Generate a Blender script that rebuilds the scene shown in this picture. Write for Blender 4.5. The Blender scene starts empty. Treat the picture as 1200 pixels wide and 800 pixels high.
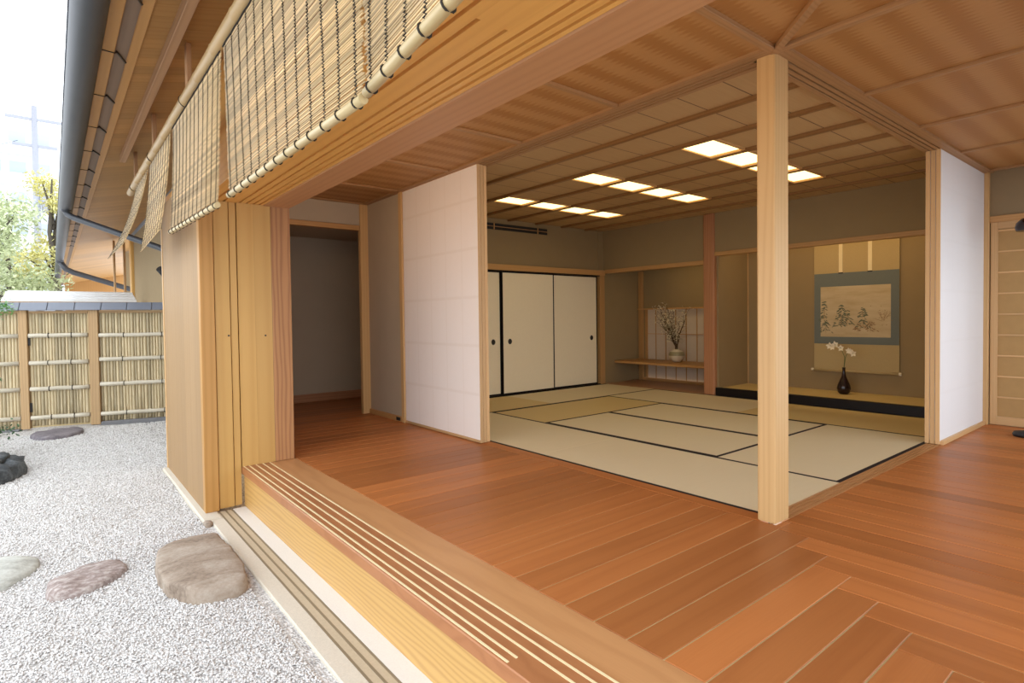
import bpy, math, random
from mathutils import Vector, Matrix, noise as mnoise
import numpy as np
R = random.Random(7)
SC = bpy.context.scene
COL = SC.collection
PI = math.pi

# ------------------------------------------------------------------ materials
def new_mat(name):
    m = bpy.data.materials.new(name); m.use_nodes = True
    nt = m.node_tree
    for n in list(nt.nodes): nt.nodes.remove(n)
    out = nt.nodes.new('ShaderNodeOutputMaterial')
    bs = nt.nodes.new('ShaderNodeBsdfPrincipled')
    nt.links.new(bs.outputs[0], out.inputs[0])
    return m, nt, bs
class G:
    """tiny node helper"""
    def __init__(s, nt): s.nt = nt
    def n(s, t, **k):
        x = s.nt.nodes.new(t)
        for a, b in k.items(): setattr(x, a, b)
        return x
    def put(s, sock, v):
        if hasattr(v, 'is_output'): s.nt.links.new(v, sock)
        else: sock.default_value = v
    def m(s, op, a, b=0.0, c=0.0):
        x = s.n('ShaderNodeMath', operation=op)
        for i, v in enumerate((a, b, c)): s.put(x.inputs[i], v)
        return x.outputs[0]
    def vm(s, op, a, b):
        x = s.n('ShaderNodeVectorMath', operation=op)
        s.put(x.inputs[0], a); s.put(x.inputs[1], b)
        return x.outputs[0]
    def uv(s): return s.n('ShaderNodeUVMap', uv_map='UVMap').outputs[0]
    def obj(s): return s.n('ShaderNodeTexCoord').outputs['Object']
    def geo(s): return s.n('ShaderNodeNewGeometry').outputs['Position']
    def attr(s, a): return s.n('ShaderNodeAttribute', attribute_name=a).outputs['Fac']
    def noise(s, v, scale=1, detail=4, rough=.55, dist=0):
        x = s.n('ShaderNodeTexNoise'); s.put(x.inputs['Vector'], v)
        x.inputs['Scale'].default_value = scale; x.inputs['Detail'].default_value = detail
        x.inputs['Roughness'].default_value = rough; x.inputs['Distortion'].default_value = dist
        return x.outputs['Fac']
    def sep(s, v):
        x = s.n('ShaderNodeSeparateXYZ'); s.put(x.inputs[0], v); return x.outputs
    def comb(s, a, b, c):
        x = s.n('ShaderNodeCombineXYZ')
        for i, v in enumerate((a, b, c)): s.put(x.inputs[i], v)
        return x.outputs[0]
    def ramp(s, f, stops):
        x = s.n('ShaderNodeValToRGB'); s.put(x.inputs[0], f)
        e = x.color_ramp.elements
        while len(e) < len(stops): e.new(.5)
        for i, (p, c) in enumerate(stops): e[i].position = p; e[i].color = (*c, 1)
        return x.outputs[0]
    def mix(s, f, a, b, blend='MIX'):
        x = s.n('ShaderNodeMix', data_type='RGBA', blend_type=blend)
        s.put(x.inputs[0], f)
        for i, v in ((6, a), (7, b)):
            if isinstance(v, tuple): v = (*v[:3], 1)
            s.put(x.inputs[i], v)
        return x.outputs[2]
    def bump(s, h, st=.3, d=.01):
        x = s.n('ShaderNodeBump'); x.inputs['Strength'].default_value = st; x.inputs['Distance'].default_value = d
        s.put(x.inputs['Height'], h); return x.outputs[0]

def wood(name, c1, c2, ring=22, amp=2.2, su=.7, sv=6, rough=.42, tone=.25, ringw=.5, spec=.4, fine=.35, bumps=.08):
    m, nt, bs = new_mat(name); g = G(nt)
    uv = g.sep(g.uv()); r = g.attr('rnd')
    off = g.m('MULTIPLY', r, 37.0)
    n1 = g.noise(g.comb(g.m('MULTIPLY', uv[0], su), g.m('MULTIPLY', uv[1], sv), off), 1, 3, .5)
    n2 = g.noise(g.comb(g.m('MULTIPLY', uv[0], 5), g.m('MULTIPLY', uv[1], 160), off), 1, 3, .6)
    ph = g.m('ADD', g.m('MULTIPLY', uv[1], ring), g.m('MULTIPLY', n1, amp * 3))
    w = g.m('ADD', g.m('MULTIPLY', g.m('SINE', g.m('MULTIPLY', ph, 2 * PI)), .5), .5)
    w = g.m('POWER', w, 2.2)
    big = g.noise(g.comb(g.m('MULTIPLY', uv[0], 1.1), g.m('MULTIPLY', uv[1], 3), off), 1, 2, .5)
    f = g.m('ADD', g.m('MULTIPLY', w, ringw), g.m('MULTIPLY', n2, fine))
    f = g.m('ADD', f, g.m('MULTIPLY', big, 1 - ringw - fine))
    c = g.mix(f, c1, c2)
    t = g.m('ADD', g.m('MULTIPLY', g.m('SUBTRACT', r, .5), tone * 2), 1.0)
    c = g.mix(1.0, c, g.comb(t, t, t), 'MULTIPLY')
    g.put(bs.inputs['Base Color'], c)
    bs.inputs['Roughness'].default_value = rough
    bs.inputs['Specular IOR Level'].default_value = spec
    g.put(bs.inputs['Normal'], g.bump(f, bumps, .003))
    return m

def plain(name, c, rough=.5, metal=0, spec=.5, var=.08, scale=8, bump=0, emit=None):
    m, nt, bs = new_mat(name); g = G(nt)
    n = g.noise(g.geo(), scale, 4)
    a = tuple(x * (1 - var) for x in c); b = tuple(min(1, x * (1 + var)) for x in c)
    g.put(bs.inputs['Base Color'], g.mix(n, a, b))
    bs.inputs['Roughness'].default_value = rough; bs.inputs['Metallic'].default_value = metal
    bs.inputs['Specular IOR Level'].default_value = spec
    if bump: g.put(bs.inputs['Normal'], g.bump(g.noise(g.geo(), scale * 12, 4), bump, .004))
    if emit:
        bs.inputs['Emission Color'].default_value = (*emit[0], 1); bs.inputs['Emission Strength'].default_value = emit[1]
    return m

M = {}
M['floor'] = wood('veranda_boards', (.50, .192, .060), (.345, .115, .034), ring=9, amp=1.2, su=.35, sv=5, rough=.36, tone=.19, ringw=.24, fine=.38, spec=.16, bumps=.03)
M['sill'] = wood('sill_wood', (.60, .32, .14), (.43, .20, .078), ring=10, amp=1.4, su=.8, sv=4, rough=.36, tone=.08, ringw=.25, fine=.35)
M['sill_red'] = wood('red_cherry_nosing', (.47, .205, .085), (.33, .125, .048), ring=12, amp=1.6, su=3.0, sv=3, rough=.36, tone=.05, ringw=.3, fine=.3)
M['kamachi'] = wood('pale_riser_wood', (.62, .385, .135), (.40, .215, .065), ring=38, amp=2.6, su=.55, sv=4, rough=.45, tone=.05, ringw=.42, fine=.25)
M['beam'] = wood('orange_beam_wood', (.78, .43, .115), (.62, .30, .07), ring=20, amp=.6, su=.3, sv=5, rough=.42, tone=.1, ringw=.28, fine=.35)
M['beam_pink'] = wood('inner_beam_wood', (.52, .27, .12), (.40, .19, .08), ring=26, amp=1.0, su=.3, sv=4, rough=.45, tone=.06, ringw=.3, fine=.35)
M['post'] = wood('post_wood', (.66, .44, .205), (.52, .31, .12), ring=30, amp=.9, su=.4, sv=5, rough=.42, tone=.05, ringw=.32, fine=.3)
M['pillar'] = wood('pinkish_pillar_wood', (.49, .245, .098), (.25, .105, .04), ring=30, amp=1.5, su=.6, sv=5, rough=.5, tone=.05, ringw=.5, fine=.25)
M['frame'] = wood('screen_frame_wood', (.70, .47, .24), (.55, .33, .14), ring=60, amp=.4, su=.3, sv=5, rough=.45, tone=.14, ringw=.25, fine=.35)
M['trim'] = wood('interior_trim_wood', (.60, .35, .14), (.44, .23, .08), ring=40, amp=.5, su=.4, sv=5, rough=.45, tone=.12, ringw=.3, fine=.35)
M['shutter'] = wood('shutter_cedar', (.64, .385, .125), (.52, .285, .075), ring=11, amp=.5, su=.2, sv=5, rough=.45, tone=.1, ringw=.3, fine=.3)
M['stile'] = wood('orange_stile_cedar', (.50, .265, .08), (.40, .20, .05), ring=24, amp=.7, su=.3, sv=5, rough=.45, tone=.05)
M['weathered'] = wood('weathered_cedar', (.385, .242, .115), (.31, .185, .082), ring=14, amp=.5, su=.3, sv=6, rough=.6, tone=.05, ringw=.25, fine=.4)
M['soffit'] = wood('soffit_planks', (.42, .225, .075), (.32, .16, .047), ring=16, amp=1.0, su=.4, sv=4, rough=.55, tone=.13, ringw=.28, fine=.32)
M['fascia'] = wood('eave_board_wood', (.46, .26, .13), (.34, .18, .085), ring=20, amp=.7, su=.4, sv=4, rough=.6, tone=.15)
M['fascia_grey'] = wood('grey_brown_eave_board', (.20, .135, .095), (.15, .10, .07), ring=20, amp=.7, su=.4, sv=4, rough=.65, tone=.1)
M['batten'] = wood('dark_ceiling_batten', (.27, .135, .042), (.20, .095, .028), ring=40, amp=.5, su=.4, sv=5, rough=.5, tone=.1)
M['head'] = wood('head_track_wood', (.40, .225, .10), (.30, .16, .065), ring=40, amp=.5, su=.4, sv=5, rough=.5, tone=.06)
M['toko'] = wood('alcove_pillar_wood', (.46, .22, .11), (.33, .14, .06), ring=30, amp=1.2, su=.6, sv=5, rough=.5, tone=.05)
M['board'] = wood('alcove_board', (.48, .26, .12), (.34, .16, .07), ring=14, amp=1.2, su=.5, sv=4, rough=.35, tone=.1)
M['shelf'] = wood('shelf_wood', (.55, .31, .11), (.40, .20, .06), ring=20, amp=1.0, su=.5, sv=4, rough=.4, tone=.05)
M['fencewood'] = wood('fence_post_wood', (.52, .35, .18), (.38, .23, .11), ring=30, amp=1.0, su=.6, sv=5, rough=.6, tone=.08)
M['bamboo'] = wood('fence_bamboo', (.60, .50, .32), (.47, .38, .23), ring=6, amp=1.0, su=2.2, sv=3, rough=.5, tone=.26, ringw=.25, fine=.25)
M['rail'] = wood('pale_bamboo_rail', (.68, .62, .50), (.52, .46, .35), ring=5, amp=1, su=1.5, sv=3, rough=.4, tone=.1)
M['pole'] = wood('bamboo_pole_skin', (.43, .285, .125), (.33, .205, .08), ring=4, amp=1, su=.8, sv=3, rough=.4, tone=.15)
M['reed'] = wood('reed_slats', (.62, .445, .235), (.44, .30, .14), ring=3, amp=.6, su=.4, sv=2, rough=.5, tone=.36, ringw=.3, fine=.3)
M['cane'] = wood('cream_bamboo_bar', (.54, .42, .225), (.46, .34, .16), ring=3, amp=1, su=1, sv=2, rough=.35, tone=.05)
M['brass'] = plain('pale_inlaid_rail', (.86, .74, .45), .35, 0, .5, .05)
M['plaster'] = plain('beige_plaster', (.30, .225, .13), .9, 0, .1, .06, 5, .12)
M['plaster_warm'] = plain('sand_plaster', (.305, .222, .118), .9, 0, .1, .06, 5, .12)
M['plaster_pink'] = plain('corridor_plaster', (.48, .40, .30), .9, 0, .1, .05, 5, .1)
M['fusuma'] = plain('cream_door_paper', (.90, .80, .60), .75, 0, .2, .03, 30)
M['lacquer'] = plain('black_lacquer', (.008, .006, .007), .35, 0, .22, .1)
M['heri'] = plain('dark_mat_edging', (.022, .018, .022), .7, 0, .2, .2, 60)
M['dark'] = plain('near_black', (.02, .018, .018), .55, 0, .4)
M['cord'] = plain('dark_cord', (.035, .028, .022), .8, 0, .2)
M['gutter'] = plain('dark_grey_gutter', (.036, .041, .052), .45, 0, .35, .2, 3)
M['pipe'] = plain('charcoal_pipe', (.06, .065, .075), .4, .2, .5)
M['granite'] = plain('pale_granite', (.64, .585, .49), .75, 0, .3, .14, 120, .2)
M['granite_white'] = plain('white_granite', (.74, .72, .68), .7, 0, .3, .1, 160, .15)
M['track'] = plain('bronze_track', (.26, .21, .14), .5, .2, .4)
M['track_pale'] = plain('stone_band', (.50, .42, .30), .7, 0, .3, .14, 90)
M['tile'] = plain('blue_grey_cap_tile', (.20, .22, .27), .4, 0, .5, .2, 3)
M['white_roof'] = plain('white_metal_roof', (.85, .86, .87), .5, 0, .4, .05)
M['white_wall'] = plain('pale_building_wall', (.62, .655, .70), .8, 0, .3, .04, .4)
M['bldg_grey'] = plain('pale_building_glass', (.40, .455, .52), .6, 0, .2, .1, .6)
M['concrete'] = plain('concrete_pole', (.34, .35, .40), .8, 0, .3, .1)
M['curb'] = plain('dark_curb_stone', (.20, .20, .21), .85, 0, .3, .25, 12, .3)
M['cream'] = plain('cream_glaze', (.66, .58, .43), .35, 0, .5, .1, 25)
M['glazeband'] = plain('olive_glaze_band', (.30, .27, .15), .35, 0, .5, .25, 30)
M['vase'] = plain('dark_plum_glaze', (.018, .007, .008), .22, 0, .5)
M['twig'] = plain('dark_twig', (.11, .07, .04), .8, 0, .2)
M['petal'] = plain('pale_petal', (.80, .72, .52), .7, 0, .2, .1, 40)
M['orchid'] = plain('white_orchid_petal', (.85, .78, .62), .6, 0, .3, .06, 40)
M['stem'] = plain('green_stem', (.14, .17, .06), .6)
M['leaf_fresh'] = plain('fresh_green_leaf', (.16, .38, .09), .5, 0, .4, .3, 9)
M['leaf_dark'] = plain('dark_green_leaf', (.05, .12, .045), .55, 0, .4, .4, 9)
M['leaf_yellow'] = plain('yellow_green_leaf', (.66, .62, .26), .6, 0, .3, .35, 1.2)
M['leaf_soft'] = plain('soft_green_leaf', (.52, .57, .34), .6, 0, .3, .35, 1.2)
M['bark'] = plain('bark', (.10, .085, .07), .9, 0, .1, .3, 12, .3)
M['moss'] = plain('moss', (.16, .19, .05), .95, 0, .1, .3, 40, .5)
M['silk_tan'] = plain('tan_silk', (.46, .35, .175), .7, 0, .2, .06, 60)
M['silk_tan_low'] = M['silk_tan']
M['silk_blue'] = plain('blue_grey_silk', (.155, .175, .165), .7, 0, .2, .06, 60)
M['ribbon'] = plain('pale_ribbon', (.80, .68, .42), .6)
M['ivory'] = plain('ivory_knob', (.82, .76, .62), .4)
M['ink'] = plain('grey_green_ink', (.13, .145, .10), .8, 0, .1, .4, 60)
M['ink_brown'] = plain('brown_ink', (.28, .18, .10), .8, 0, .1, .4, 60)
M['vent'] = plain('dark_vent', (.015, .014, .014), .6)
M['steel'] = plain('steel_rod', (.55, .53, .50), .35, .9)

def painting_mat():
    m, nt, bs = new_mat('aged_painting_silk'); g = G(nt)
    uv = g.sep(g.uv())
    n = g.noise(g.comb(g.m('MULTIPLY', uv[0], 2.2), g.m('MULTIPLY', uv[1], 9), 0), 1, 4, .6)
    c = g.ramp(n, [(.3, (.44, .33, .185)), (.5, (.53, .42, .26)), (.7, (.59, .48, .31))])
    g.put(bs.inputs['Base Color'], c); bs.inputs['Roughness'].default_value = .8
    return m
M['painting'] = painting_mat()

def tatami_mat(name, ca, cb):
    m, nt, bs = new_mat(name); g = G(nt)
    uv = g.sep(g.uv())
    rib = g.m('SINE', g.m('MULTIPLY', uv[0], 2 * PI / .014))
    n = g.noise(g.comb(g.m('MULTIPLY', uv[0], 90), g.m('MULTIPLY', uv[1], 4), 3), 1, 3, .6)
    big = g.noise(g.geo(), 1.2, 2)
    f = g.m('ADD', g.m('MULTIPLY', n, .6), g.m('MULTIPLY', big, .4))
    g.put(bs.inputs['Base Color'], g.mix(f, ca, cb)); bs.inputs['Roughness'].default_value = .55
    bs.inputs['Specular IOR Level'].default_value = .35
    g.put(bs.inputs['Normal'], g.bump(g.m('ADD', rib, g.m('MULTIPLY', n, .8)), .25, .0012))
    return m
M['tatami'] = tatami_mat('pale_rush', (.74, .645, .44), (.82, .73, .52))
M['tatami_sheen_tint'] = tatami_mat('straw_sheen_rush', (.66, .505, .22), (.74, .59, .29))  # yellower tint stands in for the direction-dependent sheen of the weave

def ajiro():
    m, nt, bs = new_mat('woven_shingle_ceiling'); g = G(nt)
    p = g.sep(g.geo())
    tooth = g.m('MULTIPLY', g.m('PINGPONG', p[0], .02), 2.2)
    wob = g.m('MULTIPLY', g.noise(g.comb(g.m('MULTIPLY', p[0], .8), g.m('MULTIPLY', p[1], 5), 0), 1, 2), .05)
    v = g.m('ADD', g.m('ADD', p[1], tooth), wob)
    fr = g.m('FRACT', g.m('DIVIDE', v, .20))
    x = g.n('ShaderNodeMapRange', interpolation_type='SMOOTHSTEP')
    g.put(x.inputs[0], g.m('PINGPONG', fr, .5)); x.inputs[1].default_value = .12; x.inputs[2].default_value = .36
    n = g.noise(g.comb(g.m('MULTIPLY', p[0], 40), g.m('MULTIPLY', p[1], 5), 0), 1, 3, .6)
    c = g.mix(x.outputs[0], (.36, .160, .040), (.455, .238, .082))
    c = g.mix(g.m('MULTIPLY', n, .35), c, (.26, .125, .04))
    g.put(bs.inputs['Base Color'], c); bs.inputs['Roughness'].default_value = .55
    return m
M['ajiro'] = ajiro()

def room_ceiling():
    m, nt, bs = new_mat('room_ceiling_boards'); g = G(nt)
    p = g.sep(g.geo())
    fr = g.m('FRACT', g.m('DIVIDE', g.m('SUBTRACT', p[1], 1.844), .314))
    seam = g.m('LESS_THAN', fr, .03)
    n = g.noise(g.comb(g.m('MULTIPLY', p[0], 3), g.m('MULTIPLY', p[1], 60), 0), 1, 3, .6)
    c = g.mix(n, (.42, .265, .115), (.51, .335, .155))
    c = g.mix(seam, c, (.16, .09, .04))
    g.put(bs.inputs['Base Color'], c); bs.inputs['Roughness'].default_value = .6
    return m
M['room_ceiling'] = room_ceiling()

def shoji_paper(name, c, lat, ny, nz, depth):
    """paper over an inner lattice that shows faintly (uv in metres)"""
    m, nt, bs = new_mat(name); g = G(nt)
    uv = g.sep(g.uv())
    def line(s, pitch, w):
        fr = g.m('FRACT', g.m('DIVIDE', s, pitch))
        d = g.m('MULTIPLY', g.m('PINGPONG', fr, .5), pitch)
        x = g.n('ShaderNodeMapRange', interpolation_type='SMOOTHSTEP')
        g.put(x.inputs[0], d); x.inputs[1].default_value = w * 1.6; x.inputs[2].default_value = w * .5
        return x.outputs[0]
    l = g.m('MAXIMUM', line(uv[0], nz, .012), g.m('MULTIPLY', line(uv[1], ny, .008), .7))
    n = g.noise(g.geo(), 14, 4)
    col = g.mix(g.m('MULTIPLY', l, depth), c, lat)
    col = g.mix(g.m('MULTIPLY', n, .08), col, lat)
    g.put(bs.inputs['Base Color'], col); bs.inputs['Roughness'].default_value = .85
    bs.inputs['Specular IOR Level'].default_value = .15
    return m
M['paper'] = shoji_paper('washi_over_lattice', (.88, .82, .78), (.66, .56, .46), .265, .422, .17)
M['paper_bright'] = shoji_paper('washi_white', (.80, .805, .83), (.66, .64, .63), .27, .42, .08)
M['paper_thin'] = plain('window_paper', (.66, .57, .46), .85, 0, .1, .04, 20)
M['door_panel'] = plain('lattice_door_paper', (.45, .285, .12), .8, 0, .2, .08, 15)

def stone_mat(name, a, b, c, sx=9):
    m, nt, bs = new_mat(name); g = G(nt)
    p = g.obj()
    s = g.vm('MULTIPLY', p, (sx * .7, sx * 1.6, sx * 1.5))
    n = g.noise(s, 1, 6, .65, .4); n2 = g.noise(p, 60, 4, .6)
    f = g.m('ADD', g.m('MULTIPLY', n, .75), g.m('MULTIPLY', n2, .3))
    g.put(bs.inputs['Base Color'], g.ramp(f, [(.33, a), (.5, b), (.68, c)]))
    bs.inputs['Roughness'].default_value = .8
    g.put(bs.inputs['Normal'], g.bump(f, .4, .012))
    return m
M['stone_brown'] = stone_mat('brown_flat_stone', (.15, .105, .075), (.32, .25, .19), (.45, .385, .32), 5)
M['stone_pink'] = stone_mat('speckled_pink_stone', (.17, .12, .105), (.31, .245, .225), (.56, .51, .48), 26)
M['stone_green'] = stone_mat('grey_green_stone', (.24, .24, .22), (.46, .47, .43), (.66, .68, .64), 6)
M['stone_dark'] = stone_mat('blue_black_rock', (.02, .025, .03), (.07, .08, .09), (.18, .20, .21), 7)
M['stone_slate'] = stone_mat('purple_slate_step', (.08, .07, .08), (.17, .15, .17), (.28, .25, .26), 8)

def gravel_mats():
    m, nt, bs = new_mat('gravel_bed'); g = G(nt)
    p = g.geo()
    v = g.n('ShaderNodeTexVoronoi'); g.put(v.inputs['Vector'], p); v.inputs['Scale'].default_value = 85
    vb = g.sep(v.outputs['Color'])
    c = g.ramp(vb[0], [(.0, (.34, .32, .31)), (.35, (.55, .53, .51)), (.75, (.70, .68, .66)), (1, (.80, .78, .77))])
    g.put(bs.inputs['Base Color'], c); bs.inputs['Roughness'].default_value = .9
    g.put(bs.inputs['Normal'], g.bump(v.outputs['Distance'], .9, .008))
    m2, nt, bs = new_mat('gravel_pebble'); g = G(nt)
    r = g.attr('rnd')
    c = g.ramp(r, [(0, (.36, .34, .33)), (.05, (.58, .565, .555)), (.3, (.69, .675, .665)), (.8, (.755, .745, .735)), (1, (.82, .815, .805))])
    g.put(bs.inputs['Base Color'], c); bs.inputs['Roughness'].default_value = .85
    return m, m2
M['gravel_bed'], M['pebble'] = gravel_mats()

# ------------------------------------------------------------------ mesh builder
class MB:
    def __init__(s): s.v = []; s.f = []; s.uv = []; s.r = []; s.mi = []; s.sm = []
    def face(s, idx, uvs=None, r=0.5, mi=0, sm=False):
        s.f.append(tuple(idx)); s.uv.extend(uvs if uvs else [(0, 0)] * len(idx)); s.r.append(r); s.mi.append(mi); s.sm.append(sm)
    def box(s, x0, x1, y0, y1, z0, z1, grain='x', r=None, mi=0, off=True):
        if x0 > x1: x0, x1 = x1, x0
        if y0 > y1: y0, y1 = y1, y0
        if z0 > z1: z0, z1 = z1, z0
        c = [(x, y, z) for z in (z0, z1) for y in (y0, y1) for x in (x0, x1)]
        return s.hexa(c, grain, r, mi, off)
    def hexa(s, c, grain='x', r=None, mi=0, off=True):
        """8 corners ordered z,y,x"""
        b = len(s.v); s.v.extend(c)
        r = R.random() if r is None else r
        ou, ov = (R.random() * 9, R.random() * 9) if off else (0, 0)
        ga = 'xyz'.index(grain)
        for q, ax in (((0, 2, 3, 1), 2), ((4, 5, 7, 6), 2), ((0, 1, 5, 4), 1), ((2, 6, 7, 3), 1), ((0, 4, 6, 2), 0), ((1, 3, 7, 5), 0)):
            if ax == ga: a, d = [i for i in range(3) if i != ax]
            else: a = ga; d = [i for i in range(3) if i not in (ax, ga)][0]
            s.face([b + i for i in q], [(c[i][a] + ou, c[i][d] + ov) for i in q], r, mi)
        return s
    def tube(s, pts, rad, n=8, r=None, mi=0, caps=True, sm=True):
        r = R.random() if r is None else r
        pts = [Vector(p) for p in pts]
        if not hasattr(rad, '__len__'): rad = [rad] * len(pts)
        b = len(s.v); L = 0; us = []
        t0 = (pts[1] - pts[0]).normalized()
        up = Vector((0, 0, 1)) if abs(t0.z) < .9 else Vector((1, 0, 0))
        for i, p in enumerate(pts):
            if i: L += (p - pts[i - 1]).length
            us.append(L)
            t = (pts[min(i + 1, len(pts) - 1)] - pts[max(i - 1, 0)]).normalized()
            a = t.cross(up).normalized(); c = t.cross(a).normalized()
            for k in range(n):
                th = 2 * PI * k / n
                s.v.append(tuple(p + (a * math.cos(th) + c * math.sin(th)) * rad[i]))
        ou, ov = R.random() * 9, R.random() * 9
        for i in range(len(pts) - 1):
            for k in range(n):
                k2 = (k + 1) % n
                q = [b + i * n + k, b + (i + 1) * n + k, b + (i + 1) * n + k2, b + i * n + k2]
                w = 2 * PI * max(rad[i], 1e-4) / n
                s.face(q, [(us[i] + ou, k * w + ov), (us[i + 1] + ou, k * w + ov), (us[i + 1] + ou, (k + 1) * w + ov), (us[i] + ou, (k + 1) * w + ov)], r, mi, sm)
        if caps:
            s.face([b + k for k in range(n)], None, r, mi); s.face([b + (len(pts) - 1) * n + k for k in reversed(range(n))], None, r, mi)
        return s
    def lathe(s, prof, cx, cy, n=24, mi=0, r=.5):
        b = len(s.v)
        for rr, z in prof:
            for k in range(n):
                th = 2 * PI * k / n; s.v.append((cx + rr * math.cos(th), cy + rr * math.sin(th), z))
        for i in range(len(prof) - 1):
            m = mi[i] if hasattr(mi, '__len__') else mi
            for k in range(n):
                k2 = (k + 1) % n
                s.face([b + i * n + k, b + i * n + k2, b + (i + 1) * n + k2, b + (i + 1) * n + k], None, r, m, True)
        s.face([b + k for k in reversed(range(n))], None, r, 0); s.face([b + (len(prof) - 1) * n + k for k in range(n)], None, r, 0)
        return s
    def quad(s, a, b_, c, d, r=.5, mi=0, uvs=None):
        b = len(s.v); s.v.extend([a, b_, c, d]); s.face([b, b + 1, b + 2, b + 3], uvs, r, mi); return s
    def poly(s, pts, r=.5, mi=0):
        b = len(s.v); s.v.extend(pts); s.face(range(b, b + len(pts)), None, r, mi); return s
    def prism(s, pts, z0, z1, r=.5, mi=0):
        n = len(pts); b = len(s.v)
        s.v.extend([(x, y, z0) for x, y in pts] + [(x, y, z1) for x, y in pts])
        s.face([b + i for i in reversed(range(n))], None, r, mi); s.face([b + n + i for i in range(n)], None, r, mi)
        for i in range(n):
            j = (i + 1) % n; s.face([b + i, b + j, b + n + j, b + n + i], None, r, mi)
        return s
    def build(s, name, mats, parent=None, bevel=0, origin=None, segs=1):
        if not isinstance(mats, (list, tuple)): mats = [mats]
        o0 = Vector(origin) if origin is not None else (Vector(parent['_o']) if parent is not None and '_o' in parent.keys() else Vector((0, 0, 0)))
        me = bpy.data.meshes.new(name)
        me.from_pydata([tuple(Vector(v) - o0) for v in s.v], [], s.f)
        ul = me.uv_layers.new(name='UVMap')
        ul.data.foreach_set('uv', [c for u in s.uv for c in u])
        at = me.attributes.new('rnd', 'FLOAT', 'FACE'); at.data.foreach_set('value', s.r)
        me.polygons.foreach_set('material_index', s.mi)
        me.polygons.foreach_set('use_smooth', s.sm)
        for m in mats: me.materials.append(m)
        me.update()
        o = bpy.data.objects.new(name, me); COL.objects.link(o)
        if parent is not None: o.parent = parent; o['_o'] = tuple(o0)
        else: o.location = o0; o['_o'] = tuple(o0)
        if bevel:
            b = o.modifiers.new('bevel', 'BEVEL'); b.width = bevel; b.segments = segs; b.limit_method = 'ANGLE'
        return o
def box(*a, **k): return MB().box(*a, **k)

def thing(name, label, cat, loc=(0, 0, 0), group=None):
    o = bpy.data.objects.new(name, None); COL.objects.link(o); o.location = loc; o['_o'] = tuple(loc)
    o.empty_display_size = .1
    return tag(o, label, cat, group)
def tag(o, label, cat, group=None, kind=None):
    o['label'] = label; o['category'] = cat
    if group: o['group'] = group
    if kind: o['kind'] = kind
    return o
def struct(name, mb, mat, bevel=0, parent=None):
    o = mb.build(name, mat, parent, bevel)
    if parent is None: o['kind'] = 'structure'
    return o

# ------------------------------------------------------------------ veranda floor
XE, YE = 2.866, 1.42          # room corner (post)
CZ = 2.415                    # veranda ceiling
ZG = -.30                     # gravel
mb = MB()
gap = .0023
k = -40
def fy(k): return 1.237 - .149 * k
def fx(k): return 2.825 - .147 * k
k = 0
ks = list(range(-45, 9))
for k in ks:
    y0, y1 = fy(k), fy(k - 1)
    if y0 > 7.7: continue
    xe = fx(k) if k >= 0 else XE
    if y0 > 6.42: xe = 4.2
    if xe < 1.5: continue
    mb.box(1.472, xe, max(y0, .0) + gap, y1 - gap, -.03, 0, 'x')
for k in range(-29, 10):
    x0, x1 = fx(k), fx(k - 1)
    if x0 > 7.0: continue
    ye = fy(k - 1) if k >= 0 else YE
    mb.box(x0 + gap, min(x1, 7.0) - gap, .03, ye, -.03, 0, 'y')
mb.box(2.867, 2.971, 1.3875, 1.42, -.03, 0, 'y', r=.5)
fl = struct('floor', mb, M['floor'], .0022)
mb = MB(); mb.box(1.472, 2.86, .0, 7.6, -.06, -.0025); mb.box(2.86, 7.0, .03, 1.42, -.06, -.0025); mb.box(2.86, 4.2, 6.42, 7.6, -.06, -.0025)
struct('floor_bed', mb, M['cane'], parent=fl)

# front sill with inlaid rails, riser
mb = MB(); mb.box(1.074, 1.472, -.36, 6.2, -.056, 0, 'y'); mb.box(1.472, 7.0, -.36, .03, -.056, 0, 'x')
sill = struct('trim_1', mb, M['sill'], .004)
box(1.0725, 1.282, -.36, 4.551, -.0555, .0008, 'y').build('red_nosing', M['sill_red'], sill, .004)
for gx, ye in ((1.0868, 1.39), (1.123, 1.39), (1.171, -.3), (1.220, -.3), (1.270, -.3)):
    box(gx - .0042, gx + .0042, ye, 4.55, -.004, .003, 'y').build('inlaid_rail', M['brass'], sill)
mb = MB(); mb.box(1.086, 1.15, -.34, 4.55, -.33, -.056, 'y'); mb.box(1.15, 7.0, -.34, -.28, -.33, -.056, 'x')
struct('trim_2', mb, M['kamachi'], .003)

# granite threshold with shutter tracks
th = tag(box(.822, 1.086, -1.2, 4.53, -.40, -.295, 'y').build('threshold_stone', M['granite'], None, .006, origin=(.94, 1.6, -.40)),
         'long pale granite threshold with thin shutter tracks below the veranda step', 'threshold')
box(.998, 1.0855, -1.19, 4.528, -.296, -.2915, 'y').build('white_band', M['granite_white'], th)
for x in (.907, .951, .992): box(x - .0055, x + .0055, -1.19, 4.528, -.2955, -.2935, 'y').build('track', M['track'], th)
for x in (.929, .972): box(x - .0155, x + .0155, -1.19, 4.528, -.2955, -.2942, 'y').build('track_band', M['track_pale'], th)
tag(box(.775, .90, 4.37, 6.24, -.40, -.288, 'y').build('curb_stone', M['granite'], None, .01, origin=(.83, 5.2, -.4)),
    'narrow cream curb stone along the foot of the shutter box', 'curb')

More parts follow.
